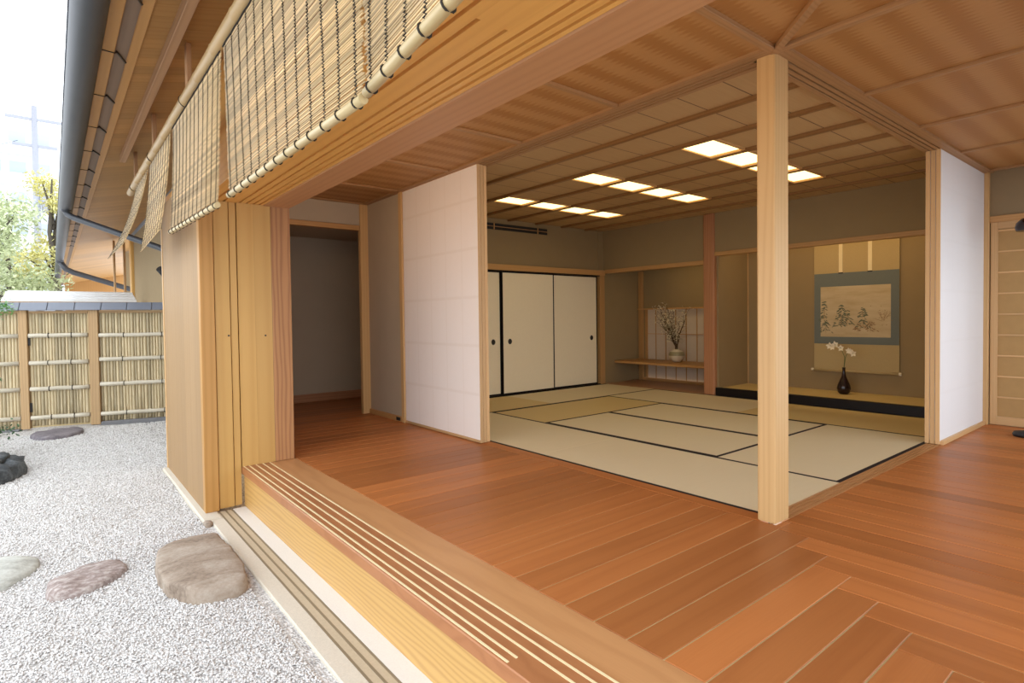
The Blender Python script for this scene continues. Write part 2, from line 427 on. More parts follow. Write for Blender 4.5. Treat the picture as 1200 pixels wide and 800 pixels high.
# ------------------------------------------------------------------ shutter box (tobukuro)
BT = 1.955                     # underside of the eave beam
t = thing('shutter_box', 'tall cedar storm shutter box with weathered side, standing left of the veranda opening', 'shutter box', (1.05, 5.3, -.288))
mb = MB(); y = 4.60
while y < 6.22:
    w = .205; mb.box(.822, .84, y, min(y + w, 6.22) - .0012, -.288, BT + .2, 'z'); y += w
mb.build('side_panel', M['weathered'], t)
box(.820, .912, 4.532, 4.60, -.288, BT, 'z').build('corner_stile', M['stile'], t, .003)
box(.815, .85, 6.21, 6.25, -.288, BT, 'z').build('back_stile', M['frame'], t, .002)
d = MB(); d.box(.917, 1.018, 4.548, 4.582, -.281, BT, 'z').build('shutter_panel', M['shutter'], t, .002)
pn = t.children[-1] if False else [o for o in COL.objects if o.name.startswith('shutter_panel')][-1]
mb = MB(); mb.box(.998, 1.010, 4.5462, 4.5482, .972, .984); mb.build('finger_hole', M['dark'], pn)
box(1.023, 1.070, 4.556, 4.60, -.281, BT, 'z').build('middle_stile', M['shutter'], t, .002)
p2 = MB(); p2.box(1.076, 1.19, 4.548, 4.582, .002, BT, 'z'); p2.box(1.1905, 1.312, 4.548, 4.582, .002, BT, 'z')
p2 = p2.build('shutter_panel', M['shutter'], t)
mb = MB(); mb.box(1.254, 1.266, 4.5462, 4.5482, .966, .978); mb.build('finger_hole', M['dark'], p2)
box(.84, 1.30, 6.2, 6.22, -.288, BT, 'z').build('back_panel', M['weathered'], t)
box(.84, 1.30, 4.60, 6.2, BT - .03, BT, 'y').build('top_panel', M['weathered'], t)

tag(box(1.314, 1.458, 4.545, 4.69, 0.001, BT + .02, 'z').build('square_pillar', M['pillar'], None, .004, origin=(1.386, 4.617, 0)),
    'square pinkish pillar with strong grain between shutter box and dark doorway', 'pillar')
cp = tag(box(XE, XE + .148, YE, YE + .098, 0, 2.44, 'z').build('corner_post', M['post'], None, .009, origin=(2.94, 1.47, 0), segs=2),
         'tall square pale post at the open corner of the tatami room', 'post')

# ------------------------------------------------------------------ eave beam
mb = MB(); xs = [.86, .928, .944, .985, 1.001, 1.09, 1.104, 1.139, 1.153, 1.188, 1.202, 1.228, 1.242, 1.262]
for i in range(len(xs) - 1):
    a, b = xs[i], xs[i + 1]
    if i % 2 == 0: mb.box(a, b, -.5, 4.70, BT, BT + .05, 'y', r=.5)
    else:
        y0 = 1.37 if i in (3, 5) else -.5
        mb.box(a, b, y0, 4.70, BT + .02, BT + .05, 'y', r=.45)
        if y0 > 0: mb.box(a, b, -.5, y0, BT, BT + .05, 'y', r=.5)
mb.box(.86, 1.262, -.5, 6.25, BT + .05, BT + .30, 'y', r=.5)
struct('trim_3', mb, M['beam'])
mb = MB(); mb.box(1.266, 1.458, -.36, 6.25, BT - .004, CZ + .12, 'y', r=.5)
mb.box(1.458, 7.05, -.36, -.17, BT, CZ + .12, 'x', r=.5)
struct('trim_4', mb, M['beam_pink'], .006)
mb = MB(); mb.box(.95, 1.26, -.5, 6.25, BT + .30, 2.95, 'y'); mb.box(1.26, 7.05, -.40, -.2, CZ + .12, 3.2, 'x')
struct('wall_facade', mb, M['beam'])

# ------------------------------------------------------------------ veranda ceiling
mb = MB(); mb.box(1.45, 2.81, -.2, 6.25, CZ, CZ + .03); mb.box(2.81, 7.05, -.2, 1.366, CZ, CZ + .03)
ce = struct('ceiling', mb, M['ajiro'])
for y in (2.40, 3.35, 4.37, 5.34, 6.17): box(1.458, 2.80, y - .017, y + .017, CZ - .018, CZ + .001, 'x').build('batten', M['head'], ce, .002)
for x in (3.87, 4.87, 5.91, 6.9): box(x - .017, x + .017, -.17, 1.37, CZ - .018, CZ + .001, 'y').build('batten', M['head'], ce, .002)
box(1.458, 2.866, 1.395, 1.44, CZ - .022, CZ + .001, 'x').build('corner_batten', M['head'], ce, .002)
box(2.84, 2.885, -.17, 1.42, CZ - .022, CZ + .001, 'y').build('corner_batten', M['head'], ce, .002)
a = Vector((2.866, 1.42, 0)); dr = Vector((-1, -1.05, 0)).normalized(); nr = Vector((dr.y, -dr.x, 0)) * .019
c = []
for z in (CZ - .024, CZ + .001):
    for p in (a - nr, a + nr):
        for q in (0, 1.9): c.append(tuple((p + dr * q) + Vector((0, 0, z))))
MB().hexa(c, 'x').build('diagonal_batten', M['head'], ce)

# grooved head tracks over the room openings
def head(name, lo, hi, y0, y1, axis, z0=2.398, z1=2.455):
    mb = MB()
    seg = [lo, lo + .062, lo + .074, lo + .098, lo + .110, lo + .134, lo + .146, hi]
    for i in range(len(seg) - 1):
        zz = z0 if i % 2 == 0 else z0 + .022
        if axis == 'y': mb.box(seg[i], seg[i + 1], y0, y1, zz, z1, 'y', r=.4)
        else: mb.box(y0, y1, seg[i], seg[i + 1], zz, z1, 'x', r=.4)
    struct(name, mb, M['head'])
head('trim_5', 2.805, 2.985, 1.42, 6.25, 'y')
mb = MB(); seg = [1.36, 1.422, 1.434, 1.458, 1.47, 1.494, 1.506, 1.54]
for i in range(7): mb.box(2.866, 7.0, seg[i], seg[i + 1], 2.398 + (.022 if i % 2 else 0), 2.455, 'x', r=.4)
struct('trim_6', mb, M['head'])
# floor sills of the room
mb = MB(); mb.box(XE, 2.965, 1.5, 6.2, -.03, .001, 'y', r=.75)
struct('trim_7', mb, M['floor'], .001)
mb = MB(); seg = [1.421, 1.442, 1.449, 1.468, 1.475, 1.494, 1.501, 1.514]
for i in range(7): mb.box(3.012, 6.97, seg[i], seg[i + 1], -.03, .001 - (.006 if i % 2 else 0), 'x', r=.5)
struct('trim_8', mb, M['sill'])

# ------------------------------------------------------------------ tatami room floor: ten mats in a pinwheel
TX = [2.963, 3.928, 4.888, 5.868, 6.95]
TY = [1.514, 2.424, 3.37, 4.32, 5.232, 6.22]
bed = struct('floor_tatami_bed', box(2.96, 7.0, 1.5, 6.25, -.10, -.051), M['board'])
def mat(x0, x1, y0, y1, along, label, m='tatami'):
    g_ = .0012; x0 += g_; x1 -= g_; y0 += g_; y1 -= g_; w = .031
    t = thing('tatami_mat', label, 'tatami mat', ((x0 + x1) / 2, (y0 + y1) / 2, -.05), 'tatami mats on the room floor')
    if along == 'x':
        box(x0, x1, y0 + w, y1 - w, -.05, .0, 'x').build('rush_cover', M[m], t)
        for a, b in ((y0, y0 + w), (y1 - w, y1)): box(x0, x1, a, b, -.05, .0006, 'x').build('cloth_edge', M['heri'], t)
    else:
        box(x0 + w, x1 - w, y0, y1, -.05, .0, 'y').build('rush_cover', M[m], t)
        for a, b in ((x0, x0 + w), (x1 - w, x1)): box(a, b, y0, y1, -.05, .0006, 'y').build('cloth_edge', M['heri'], t)
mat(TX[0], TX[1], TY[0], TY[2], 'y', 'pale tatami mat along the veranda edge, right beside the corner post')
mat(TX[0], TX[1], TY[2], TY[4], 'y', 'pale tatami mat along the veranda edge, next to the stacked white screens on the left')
mat(TX[0], TX[2], TY[4], TY[5], 'x', 'tatami mat directly before the two left black-framed sliding doors', 'tatami_sheen_tint')
mat(TX[2], TX[4], TY[4], TY[5], 'x', 'tatami mat before the rightmost sliding door, reaching the alcove boards', 'tatami')
mat(TX[1], TX[3], TY[3], TY[4], 'x', 'browner tatami mat lying crosswise second from the sliding doors', 'tatami_sheen_tint')
mat(TX[1], TX[2], TY[1], TY[3], 'y', 'pale tatami mat in the middle of the room, veranda half of the middle pair')
mat(TX[2], TX[3], TY[1], TY[3], 'y', 'pale tatami mat in the middle of the room, alcove half of the middle pair')
mat(TX[1], TX[3], TY[0], TY[1], 'x', 'wide crosswise tatami mat along the right door track behind the corner post')
mat(TX[3], TX[4], TY[2], TY[4], 'y', 'tatami mat lying below the reddish alcove pillar')
mat(TX[3], TX[4], TY[0], TY[2], 'y', 'tatami mat along the black step below the hanging scroll', 'tatami_sheen_tint')

# ------------------------------------------------------------------ room ceiling
RC = 2.452
rc = struct('ceiling', box(2.96, 7.0, 1.52, 6.27, RC, RC + .03), M['room_ceiling'])
BX = [3.465 + .512 * i for i in range(7)]
for x in BX: box(x - .021, x + .021, 1.54, 6.25, RC - .026, RC + .001, 'y').build('batten', M['batten'], rc, .002)
lm = plain('warm_light_diffuser', (.5, .45, .3), .6, emit=((1.0, .79, .34), 2.6))
ROW = [((2.475, 2.765), 'row by the corner post', ['nearest the veranda', 'second from the veranda', 'third from the veranda', 'farthest from the veranda']),
       ((3.735, 4.025), 'middle row', ['nearest the veranda', 'second from the veranda', 'third from the veranda', 'farthest from the veranda']),
       ((5.01, 5.30), 'row by the sliding doors', ['nearest the veranda', 'second from the veranda', 'third from the veranda', 'farthest from the veranda'])]
proto = None
for (y0, y1), rn, ords in ROW:
    for i, od in enumerate(ords):
        cx, cy = (BX[1 + i] + BX[2 + i]) / 2, (y0 + y1) / 2
        lab = f'glowing square ceiling light, {od} in the {rn}'
        if proto is None:
            proto = thing('ceiling_light', lab, 'ceiling light', (cx, cy, RC), 'recessed ceiling lights in the tatami room')
            hx, hy = .234, .145
            box(cx - hx, cx + hx, cy - hy, cy + hy, RC - .006, RC + .001).build('diffuser', lm, proto)
            fm = MB()
            fm.box(cx - hx, cx + hx, cy - hy - .014, cy - hy, RC - .018, RC); fm.box(cx - hx, cx + hx, cy + hy, cy + hy + .014, RC - .018, RC)
            fm.box(cx - hx, cx - hx + .006, cy - hy, cy + hy, RC - .018, RC); fm.box(cx + hx - .03, cx + hx, cy - hy, cy + hy, RC - .024, RC)  # far member widened in paler wood to imitate the batten's lit side
            fm.build('frame', M['trim'], proto)
            kids = list(proto.children)
        else:
            o = proto.copy(); COL.objects.link(o); o.location = (cx, cy, RC); o['label'] = lab
            for ch in kids:
                c2 = ch.copy(); COL.objects.link(c2); c2.parent = o

# ------------------------------------------------------------------ room walls
mb = MB(); mb.box(2.96, 7.95, 6.27, 6.37, 1.80, 2.6); mb.box(2.96, 3.0, 6.27, 6.37, 0, 1.8); mb.box(6.93, 7.95, 6.25, 6.35, -.1, 1.83)
mb.box(6.84, 7.0, 6.255, 6.27, 1.82, 2.46)
struct('wall_back', mb, M['plaster_warm'])
struct('wall_closet', box(2.96, 6.95, 6.36, 6.42, -.1, 2.0), M['dark'])
mb = MB(); mb.box(2.985, 6.95, 6.215, 6.29, 1.742, 1.822, 'x')
mb.box(6.835, 6.945, 6.225, 6.30, 0, 1.83, 'z')
struct('trim_9', mb, M['trim'], .002)
mb = MB(); mb.box(2.985, 6.83, 6.222, 6.30, -.02, .012, 'x'); mb.box(2.985, 6.83, 6.222, 6.30, 1.728, 1.744, 'x')
struct('trim_10', mb, M['lacquer'])
# sliding doors
def fusuma(x0, x1, y, label, pull=None):
    t = thing('sliding_door', label, 'sliding door', ((x0 + x1) / 2, y, .01), 'black-framed sliding closet doors')
    box(x0 + .018, x1 - .018, y - .008, y + .008, .03, 1.712).build('paper_panel', M['fusuma'], t)
    mb = MB(); e = .018
    mb.box(x0, x0 + e, y - .012, y + .012, .012, 1.73); mb.box(x1 - e, x1, y - .012, y + .012, .012, 1.73)
    mb.box(x0 + e, x1 - e, y - .012, y + .012, .012, .032); mb.box(x0 + e, x1 - e, y - .012, y + .012, 1.711, 1.73)
    mb.build('frame', M['lacquer'], t)
    if pull:
        mb = MB(); n = 20; b = len(mb.v)
        prof = [(.0, -.004), (.022, -.004), (.026, -.007), (.030, -.007), (.034, 0), (.034, .006)]
        vs = []
        for rr, dy in prof:
            for k in range(n):
                th_ = 2 * PI * k / n; mb.v.append((pull + rr * math.cos(th_), y - .008 + dy, .752 + rr * 1.15 * math.sin(th_)))
        for i in range(len(prof) - 1):
            for k in range(n):
                k2 = (k + 1) % n; mb.face([b + i * n + k, b + i * n + k2, b + (i + 1) * n + k2, b + (i + 1) * n + k], None, .5, 0, True)
        mb.build('door_pull', M['dark'], t)
fusuma(2.99, 3.88, 6.245, 'cream sliding door at the far left end, mostly behind the stacked screens', None)
fusuma(3.86, 4.848, 6.27, 'cream sliding door left of the double black line, cut by the stacked screens', 4.715)
fusuma(4.85, 5.835, 6.245, 'cream sliding door in the centre with its black pull at the left edge', 4.988)
fusuma(5.82, 6.80, 6.27, 'cream sliding door at the right end with its black pull near the wooden post', 6.668)
# air vent slot
v = thing('air_vent', 'long dark slotted air vent on the wall above the sliding doors', 'vent', (5.1, 6.262, 2.36))
mb = MB(); mb.box(4.3, 5.74, 6.262, 6.275, 2.30, 2.385); mb.build('slot', M['vent'], v)
mb = MB(); mb.box(4.3, 5.74, 6.252, 6.262, 2.338, 2.346); mb.build('louvre', M['steel'] if False else M['trim'], v)
for x in (4.75, 5.55): box(x - .006, x + .006, 6.250, 6.263, 2.30, 2.385).build('divider', M['trim'], v)

# alcove wall plane X=6.95
AX = 6.955
mb = MB(); mb.box(AX, AX + .06, 4.43, 6.27, 1.83, 2.46); mb.box(AX, AX + .06, 1.4, 4.27, 1.93, 2.46)
struct('wall_alcove', mb, M['plaster_warm'])
mb = MB(); mb.box(AX - .012, AX + .07, 4.43, 6.22, 1.775, 1.835, 'y'); mb.box(AX - .012, AX + .07, 1.5, 4.27, 1.875, 1.93, 'y')
struct('trim_11', mb, M['trim'], .003)
tag(box(AX - .03, AX + .11, 4.265, 4.43, 0, RC, 'z').build('alcove_pillar', M['toko'], None, .02, origin=(7.0, 4.35, 0), segs=3),
    'reddish full-height alcove pillar between the shelf recess and the scroll alcove', 'pillar')
# shelf recess
mb = MB(); mb.box(7.84, 7.90, 4.27, 6.25, 1.21, 1.95); mb.box(7.84, 7.90, 4.27, 4.9, -.1, 1.25); mb.box(7.84, 7.9, 6.13, 6.25, -.1, 1.25)
mb.box(6.99, 7.9, 4.28, 4.42, -.1, 1.95); mb.box(6.99, 7.9, 4.28, 6.27, 1.95, 2.0)
struct('wall_shelf_recess', mb, M['plaster_warm'])
struct('floor_shelf_recess', box(6.952, 7.86, 4.42, 6.25, -.06, .004, 'y'), M['board'])
mb = MB(); mb.box(7.80, 7.845, 6.15, 6.235, .004, 1.84, 'z'); mb.box(7.785, 7.85, 4.43, 6.24, 1.19, 1.212, 'y'); mb.box(7.81, 7.845, 4.43, 6.15, .004, .045, 'y')
struct('trim_12', mb, M['trim'], .002)
w = struct('window_1', box(7.872, 7.88, 4.9, 6.14, .03, 1.2), M['paper_thin'])
mb = MB()
for y in (5.0, 5.14, 5.335, 5.53, 5.725, 5.92): mb.box(7.857, 7.872, y - .0045, y + .0045, .04, 1.19, 'z')
mb.box(7.853, 7.872, 4.9, 6.14, .780, .790, 'y'); mb.box(7.85, 7.872, 6.09, 6.14, .04, 1.19, 'z')
mb.build('window_bar', M['trim'], w)
sh = tag(box(7.19, 7.845, 4.425, 6.245, .325, .36, 'y').build('wall_shelf', M['shelf'], None, .004, origin=(7.5, 5.3, .325)),
         'thin brown shelf spanning the recess under the paper window', 'shelf')

# vase with bare blossom branches
vx, vy, vz = 7.55, 5.295, .3602
prof = [(.045, 0), (.075, .015), (.108, .06), (.122, .105), (.120, .135), (.105, .165), (.075, .185), (.066, .195), (.072, .205), (.060, .204), (.055, .18)]
mb = MB(); mb.lathe([(r_, vz + z) for r_, z in prof], vx, vy, 28, [0, 0, 0, 1, 1, 0, 0, 0, 0, 0])
tag(mb.build('round_vase', [M['cream'], M['glazeband']], None, origin=(vx, vy, vz)), 'round cream vase with an olive band standing on the wall shelf', 'vase')
def branches(name, label, base, n, hgt, spread, rr, leafm, nleaf, leafs, seed, cat='branches', mats=None):
    r = random.Random(seed); t = thing(name, label, cat, base)
    mb = MB(); lf = MB()
    for i in range(n):
        a = r.random() * 2 * PI; sp = spread * (.25 + .75 * r.random()); h = hgt * (.55 + .45 * r.random())
        p = Vector(base) + Vector((math.cos(a), math.sin(a), 0)) * .02
        pts = [p.copy()]; ns = 7
        for k in range(1, ns + 1):
            f = k / ns
            q = Vector(base) + Vector((math.cos(a) * sp * f ** 1.3, math.sin(a) * sp * f ** 1.3, h * f))
            q.x = base[0] + (q.x - base[0]) * .45; q += Vector((r.uniform(-.5, .5), r.uniform(-1, 1), r.uniform(-.5, .5))) * .018 * (f + .2); pts.append(q)
        mb.tube(pts, [rr * (1 - .75 * k / ns) for k in range(ns + 1)], 5)
        tw = []
        for k in range(2, ns + 1):
            for _ in range(2):
                d = Vector((r.uniform(-.5, .3), r.uniform(-1, 1), r.uniform(-.1, .9))).normalized() * r.uniform(.05, .13)
                e = pts[k] + d; m_ = pts[k] + d * .5 + Vector((0, 0, .008))
                mb.tube([pts[k], m_, e], [rr * .4, rr * .3, rr * .2], 4); tw += [m_, e]
        for q in tw:
            for _ in range(nleaf):
                c = q + Vector((r.gauss(0, 1), r.gauss(0, 1), r.gauss(0, 1))) * .012
                u = Vector((r.uniform(-1, 1), r.uniform(-1, 1), r.uniform(-1, 1))).normalized(); w_ = u.cross(Vector((r.uniform(-1, 1), r.uniform(-1, 1), 1))).normalized()
                s = leafs * r.uniform(.6, 1.3)
                lf.poly([tuple(c - u * s), tuple(c + w_ * s * .5), tuple(c + u * s), tuple(c - w_ * s * .5)], r.random())
    mb.build('twig', M['twig'], t); lf.build('blossom', leafm, t)
    return t
branches('blossom_branches', 'spray of thin dark twigs with pale blossoms rising from the round cream vase', (vx, vy, vz + .19), 18, .66, .46, .0065, M['petal'], 2, .017, 5)

# ------------------------------------------------------------------ scroll alcove
TB = 7.75
mb = MB(); mb.box(TB, TB + .08, 1.4, 4.29, -.1, 2.45); mb.box(6.99, TB, 4.235, 4.28, -.1, 2.45); mb.box(6.99, TB + .08, 1.40, 1.5, -.1, 2.45)
struct('wall_scroll_alcove', mb, M['plaster_warm'])
struct('ceiling_scroll_alcove', box(7.015, TB, 1.5, 4.24, 2.30, 2.34), M['trim'])
struct('floor_scroll_alcove', box(7.02, TB, 1.5, 4.24, -.05, .101, 'y'), M['tatami_sheen_tint'])
struct('trim_13', box(AX - .005, 7.02, 1.5, 4.265, .0, .108, 'y'), M['lacquer'], .006)
mb = MB(); mb.box(TB - .014, TB - .001, 4.222, 4.235, .101, 2.3, 'z')
struct('alcove_highlight_strip', mb, M['frame'])  # pale strip stands in for the highlight line down the back corner
# hanging scroll
sx = TB - .018
t = thing('hanging_scroll', 'hanging scroll with a framed landscape painting on the dark alcove wall', 'scroll', (sx, 2.845, .35))
box(sx - .002, sx + .002, 2.355, 3.315, .365, 2.12, 'z').build('tan_silk', M['silk_tan'], t)
box(sx - .004, sx - .002, 2.357, 3.313, .70, 1.595, 'z').build('blue_grey_border', M['silk_blue'], t)
pa = MB(); b = 0
pa.quad((sx - .0048, 3.235, .79), (sx - .0048, 2.443, .79), (sx - .0048, 2.443, 1.425), (sx - .0048, 3.235, 1.425), .5, 0, [(0, 0), (.8, 0), (.8, .63), (0, .63)])
pa.box(sx - .0047, sx - .004, 2.443, 3.235, .79, 1.425, 'y', r=.5)
rr = random.Random(3)
def dab(cy, cz, w, h, ang, mi):
    ca, sa = math.cos(ang), math.sin(ang); pts = []
    for a_, b_ in ((-w, 0), (-w * .3, -h), (w, 0), (w * .2, h)):
        pts.append((sx - .0053 - rr.random() * .0002, cy + a_ * ca - b_ * sa, cz + a_ * sa + b_ * ca))
    pa.poly(pts, .5, mi)
def pine(cy, z0, hgt, wid, n, mi=1):
    for i in range(n):
        f = rr.random(); z = z0 + hgt * f; w_ = wid * (1 - f * .75)
        side = rr.choice((-1, 1)); y = cy + side * w_ * rr.random()
        dab(y, z, .022 * rr.uniform(.6, 1.3), .006, side * -.5 + rr.uniform(-.3, .3) + (PI if side > 0 else 0), mi)
    dab(cy, z0 + hgt * .4, hgt * .55, .004, PI / 2, 2)
pine(3.19, .97, .27, .06, 34); pine(3.17, .84, .14, .09, 30); pine(2.99, .92, .27, .09, 60); pine(2.92, .93, .20, .09, 40)
pine(2.745, 1.03, .13, .06, 30); pine(2.74, .90, .12, .09, 26); pine(2.66, .86, .12, .09, 24, 2); pine(2.80, .86, .1, .08, 16, 2)
for i in range(9):
    a_ = rr.uniform(.3, 2.6); dab(2.52 + math.cos(a_) * .06, .97 + math.sin(a_) * .09, .075, .0022, a_, 2)
for i in range(26): dab(2.52 + rr.gauss(0, .06), 1.07 + rr.gauss(0, .06), .008, .004, rr.random() * 3, 2)
pa.build('painting', [M['painting'], M['ink'], M['ink_brown']], t)
for y in (2.995, 2.665): box(sx - .0055, sx - .002, y - .022, y + .022, 1.60, 2.12, 'z').build('ribbon', M['ribbon'], t)
for y in (2.995, 2.665): box(sx - .0065, sx - .002, y - .026, y + .026, 1.585, 1.60, 'y').build('ribbon_tip', M['dark'], t)
MB().tube([(sx - .012, 3.315, .362), (sx - .012, 2.355, .362)], .016, 12).build('roller', M['silk_tan'], t)
for a_, b_ in ((3.315, 3.345), (2.325, 2.355)): MB().tube([(sx - .012, a_, .362), (sx - .012, b_, .362)], .018, 12).build('roller_knob', M['ivory'], t)
# dark bottle vase and orchid
bx, by, bz = 7.50, 2.87, .1012
prof = [(q[0] * .84, q[1] * .84) for q in [(.055, 0), (.085, .03), (.098, .08), (.088, .13), (.058, .20), (.032, .26), (.022, .32), (.022, .375), (.028, .385), (.018, .384), (.015, .33)]]
tag(MB().lathe([(r_ * .92, bz + z) for r_, z in prof], bx, by, 28).build('bottle_vase', M['vase'], None, origin=(bx, by, bz)),
    'dark plum bottle-shaped vase on the alcove floor before the scroll', 'vase')
t = thing('orchid_spray', 'white orchid spray arching from the dark bottle vase', 'flowers', (bx, by, bz + .29))
st = [Vector((bx, by, bz + .30)), Vector((bx, by - .01, bz + .45)), Vector((bx - .01, by + .03, bz + .56)), Vector((bx - .02, by + .09, bz + .60)), Vector((bx - .02, by + .15, bz + .585))]
st2 = [Vector((bx, by, bz + .30)), Vector((bx, by - .02, bz + .46)), Vector((bx - .01, by - .06, bz + .53)), Vector((bx - .01, by - .11, bz + .50))]
mb = MB(); mb.tube(st, .004, 6); mb.tube(st2, .0035, 6); mb.build('stem', M['stem'], t)
def blossom(c, s):
    mb = MB(); r = random.Random(int(c[1] * 1000))
    for k in range(5):
        th_ = 2 * PI * k / 5 + r.random() * .4; d = Vector((-.35, math.cos(th_), math.sin(th_))).normalized(); w_ = d.cross(Vector((1, 0, 0))).normalized()
        c_ = Vector(c)
        mb.poly([tuple(c_), tuple(c_ + d * s * .5 + w_ * s * .34), tuple(c_ + d * s), tuple(c_ + d * s * .5 - w_ * s * .34)], .5)
    mb.build('flower', M['orchid'], t)
for q, s in ((st[2], .045), (st[3], .05), (st[4], .05), ((bx - .03, by + .12, bz + .57), .042), (st2[2], .042), (st2[3], .045), ((bx - .02, by - .085, bz + .525), .04)): blossom(q, s)

# ------------------------------------------------------------------ stacked paper screens, left of the room opening
def screen(x0, y0, y1, z0, z1, label, paper, mode, x1=None):
    """mode y: lies in plane X=x0; mode x: lies in plane Y=x0"""
    d = .032
    cyc = (y0 + y1) / 2
    loc = (x0 + d / 2, cyc, z0) if mode == 'y' else (cyc, x0 + d / 2, z0)
    t = thing('paper_screen', label, 'sliding screen', loc, 'stacked paper screens on their tracks')
    def bx_(name, a0, a1, zz0, zz1, q0, q1, mat_, grain, bev=.0015, off=True):
        if mode == 'y': return box(q0, q1, a0, a1, zz0, zz1, grain, off=off).build(name, mat_, t, bev)
        return box(a0, a1, q0, q1, zz0, zz1, grain, off=off).build(name, mat_, t, bev)
    s = .028
    bx_('stile', y0, y0 + s, z0, z1, x0, x0 + d, M['frame'], 'z'); bx_('stile', y1 - s, y1, z0, z1, x0, x0 + d, M['frame'], 'z')
    bx_('bottom_rail', y0 + s, y1 - s, z0, z0 + .030, x0, x0 + d, M['frame'], 'y' if mode == 'y' else 'x')
    bx_('top_rail', y0 + s, y1 - s, z1 - .02, z1, x0, x0 + d, M['frame'], 'y' if mode == 'y' else 'x')
    bx_('paper', y0 + .004, y1 - .004, z0 + .026, z1 - .004, x0 - .001, x0 + d + .001, paper, 'z', 0, False)
for i, lab in enumerate(('front white paper screen of the stack left of the tatami opening, facing the veranda',
                         'middle paper screen of the stack left of the tatami opening, only its edge showing',
                         'innermost paper screen of the stack left of the tatami opening, edge next to the room')):
    screen(2.852 + .0368 * i, 3.988 + .004 * i, 5.318, .004, 2.398, lab, M['paper'], 'y')
for i, lab in enumerate(('front white paper screen beside the lattice door, facing the right veranda',
                         'middle paper screen beside the lattice door, only its narrow edge showing',
                         'inner paper screen beside the lattice door, edge next to the tatami')):
    screen(1.422 + .0362 * i, 5.60 + .004 * i, 6.945, .004, 2.398, lab, M['paper_bright'], 'x')
# posts and walls at the far end of the front veranda
struct('trim_15', box(2.835, 2.96, 5.32, 5.385, 0, CZ, 'z'), M['post'], .003)
struct('trim_21', box(2.765, 2.86, 6.17, 6.23, 0, CZ, 'z'), M['post'], .003)
struct('trim_22', box(6.945, 6.99, 1.385, 1.43, 0, 2.41, 'z'), M['post'], .003)
struct('wall_left', box(2.86, 2.96, 5.385, 6.24, 0, CZ + .04), M['plaster_pink'])
struct('baseboard_left', box(2.84, 2.86, 5.385, 6.17, 0, .055, 'y'), M['trim'])
tag(box(2.832, 2.84, 5.42, 5.50, .012, .045).build('floor_vent', M['vent'], None, origin=(2.836, 5.46, .012)), 'tiny dark vent low on the plaster wall left of the screens', 'vent')
mb = MB(); mb.box(1.458, 2.86, 6.19, 6.25, 2.16, CZ + .04)
struct('wall_doorway', mb, M['plaster_pink'])
mb = MB(); mb.box(1.40, 2.754, 6.165, 6.235, 2.10, 2.155, 'x'); mb.box(1.41, 1.47, 6.165, 6.235, 0, 2.12, 'z')
struct('trim_16', mb, M['trim'], .003)
mb = MB(); mb.box(1.36, 1.40, 4.69, 7.7, -.1, 2.45); mb.box(1.36, 4.3, 7.6, 7.7, -.1, 2.45); mb.box(4.2, 4.3, 6.43, 7.7, -.1, 2.45); mb.box(2.96, 4.3, 6.42, 6.5, -.1, 2.45)
struct('wall_corridor', mb, M['plaster_pink'])
struct('baseboard_corridor', box(1.40, 4.2, 7.575, 7.60, 0, .105, 'x'), M['toko'])
mb = MB(); mb.box(1.36, 2.95, 6.25, 7.7, 2.18, 2.22); mb.box(2.95, 4.3, 6.43, 7.7, 2.18, 2.22)
struct('ceiling_corridor', mb, M['plaster_pink'])

# ------------------------------------------------------------------ end of the right veranda: lattice door
mb = MB(); mb.box(6.99, 7.06, -.4, 1.43, 1.97, 2.46); mb.box(6.99, 7.06, -.4, .3, 0, 2.0); mb.box(7.03, 7.08, .3, 1.43, -.1, 2.0)
struct('wall_right', mb, M['plaster'])
struct('trim_17', box(6.968, 7.03, -.35, 1.39, 1.925, 1.985, 'y'), M['trim'], .003)
d = struct('door_1', box(7.0, 7.008, .36, 1.33, .05, 1.90, 'y'), M['door_panel'])
mb = MB(); mb.box(6.982, 7.015, 1.325, 1.378, .006, 1.925, 'z'); mb.box(6.982, 7.015, .32, .38, .006, 1.925, 'z')
mb.box(6.982, 7.015, .38, 1.325, .006, .085, 'y'); mb.box(6.982, 7.015, .38, 1.325, 1.86, 1.925, 'y')
mb.build('door_frame', M['frame'], d, .002)
for i in range(9): box(6.988, 7.0, .38, 1.325, .085 + .197 * (i + .9), .085 + .197 * (i + .9) + .013, 'y').build('door_bar', M['frame'], d)
struct('baseboard_right', box(5.62, 6.95, 1.40, 1.423, 0, .035, 'x'), M['frame'])
# floor lamp cut by the frame
lx, ly = 6.52, 1.03
t = thing('floor_lamp', 'dark floor lamp cut off by the right edge, before the lattice door', 'lamp', (lx, ly, 0))
MB().lathe([(.095, .001), (.10, .02), (.09, .04), (.03, .05), (.018, .055)], lx, ly, 24).build('base', M['dark'], t)
MB().tube([(lx, ly, .05), (lx, ly, 1.80)], .011, 10).build('pole', M['dark'], t)
MB().lathe([(.085, 1.77), (.095, 1.80), (.085, 1.84), (.05, 1.875), (.015, 1.885)], lx, ly, 24).build('lamp_shade', M['vase'], t)

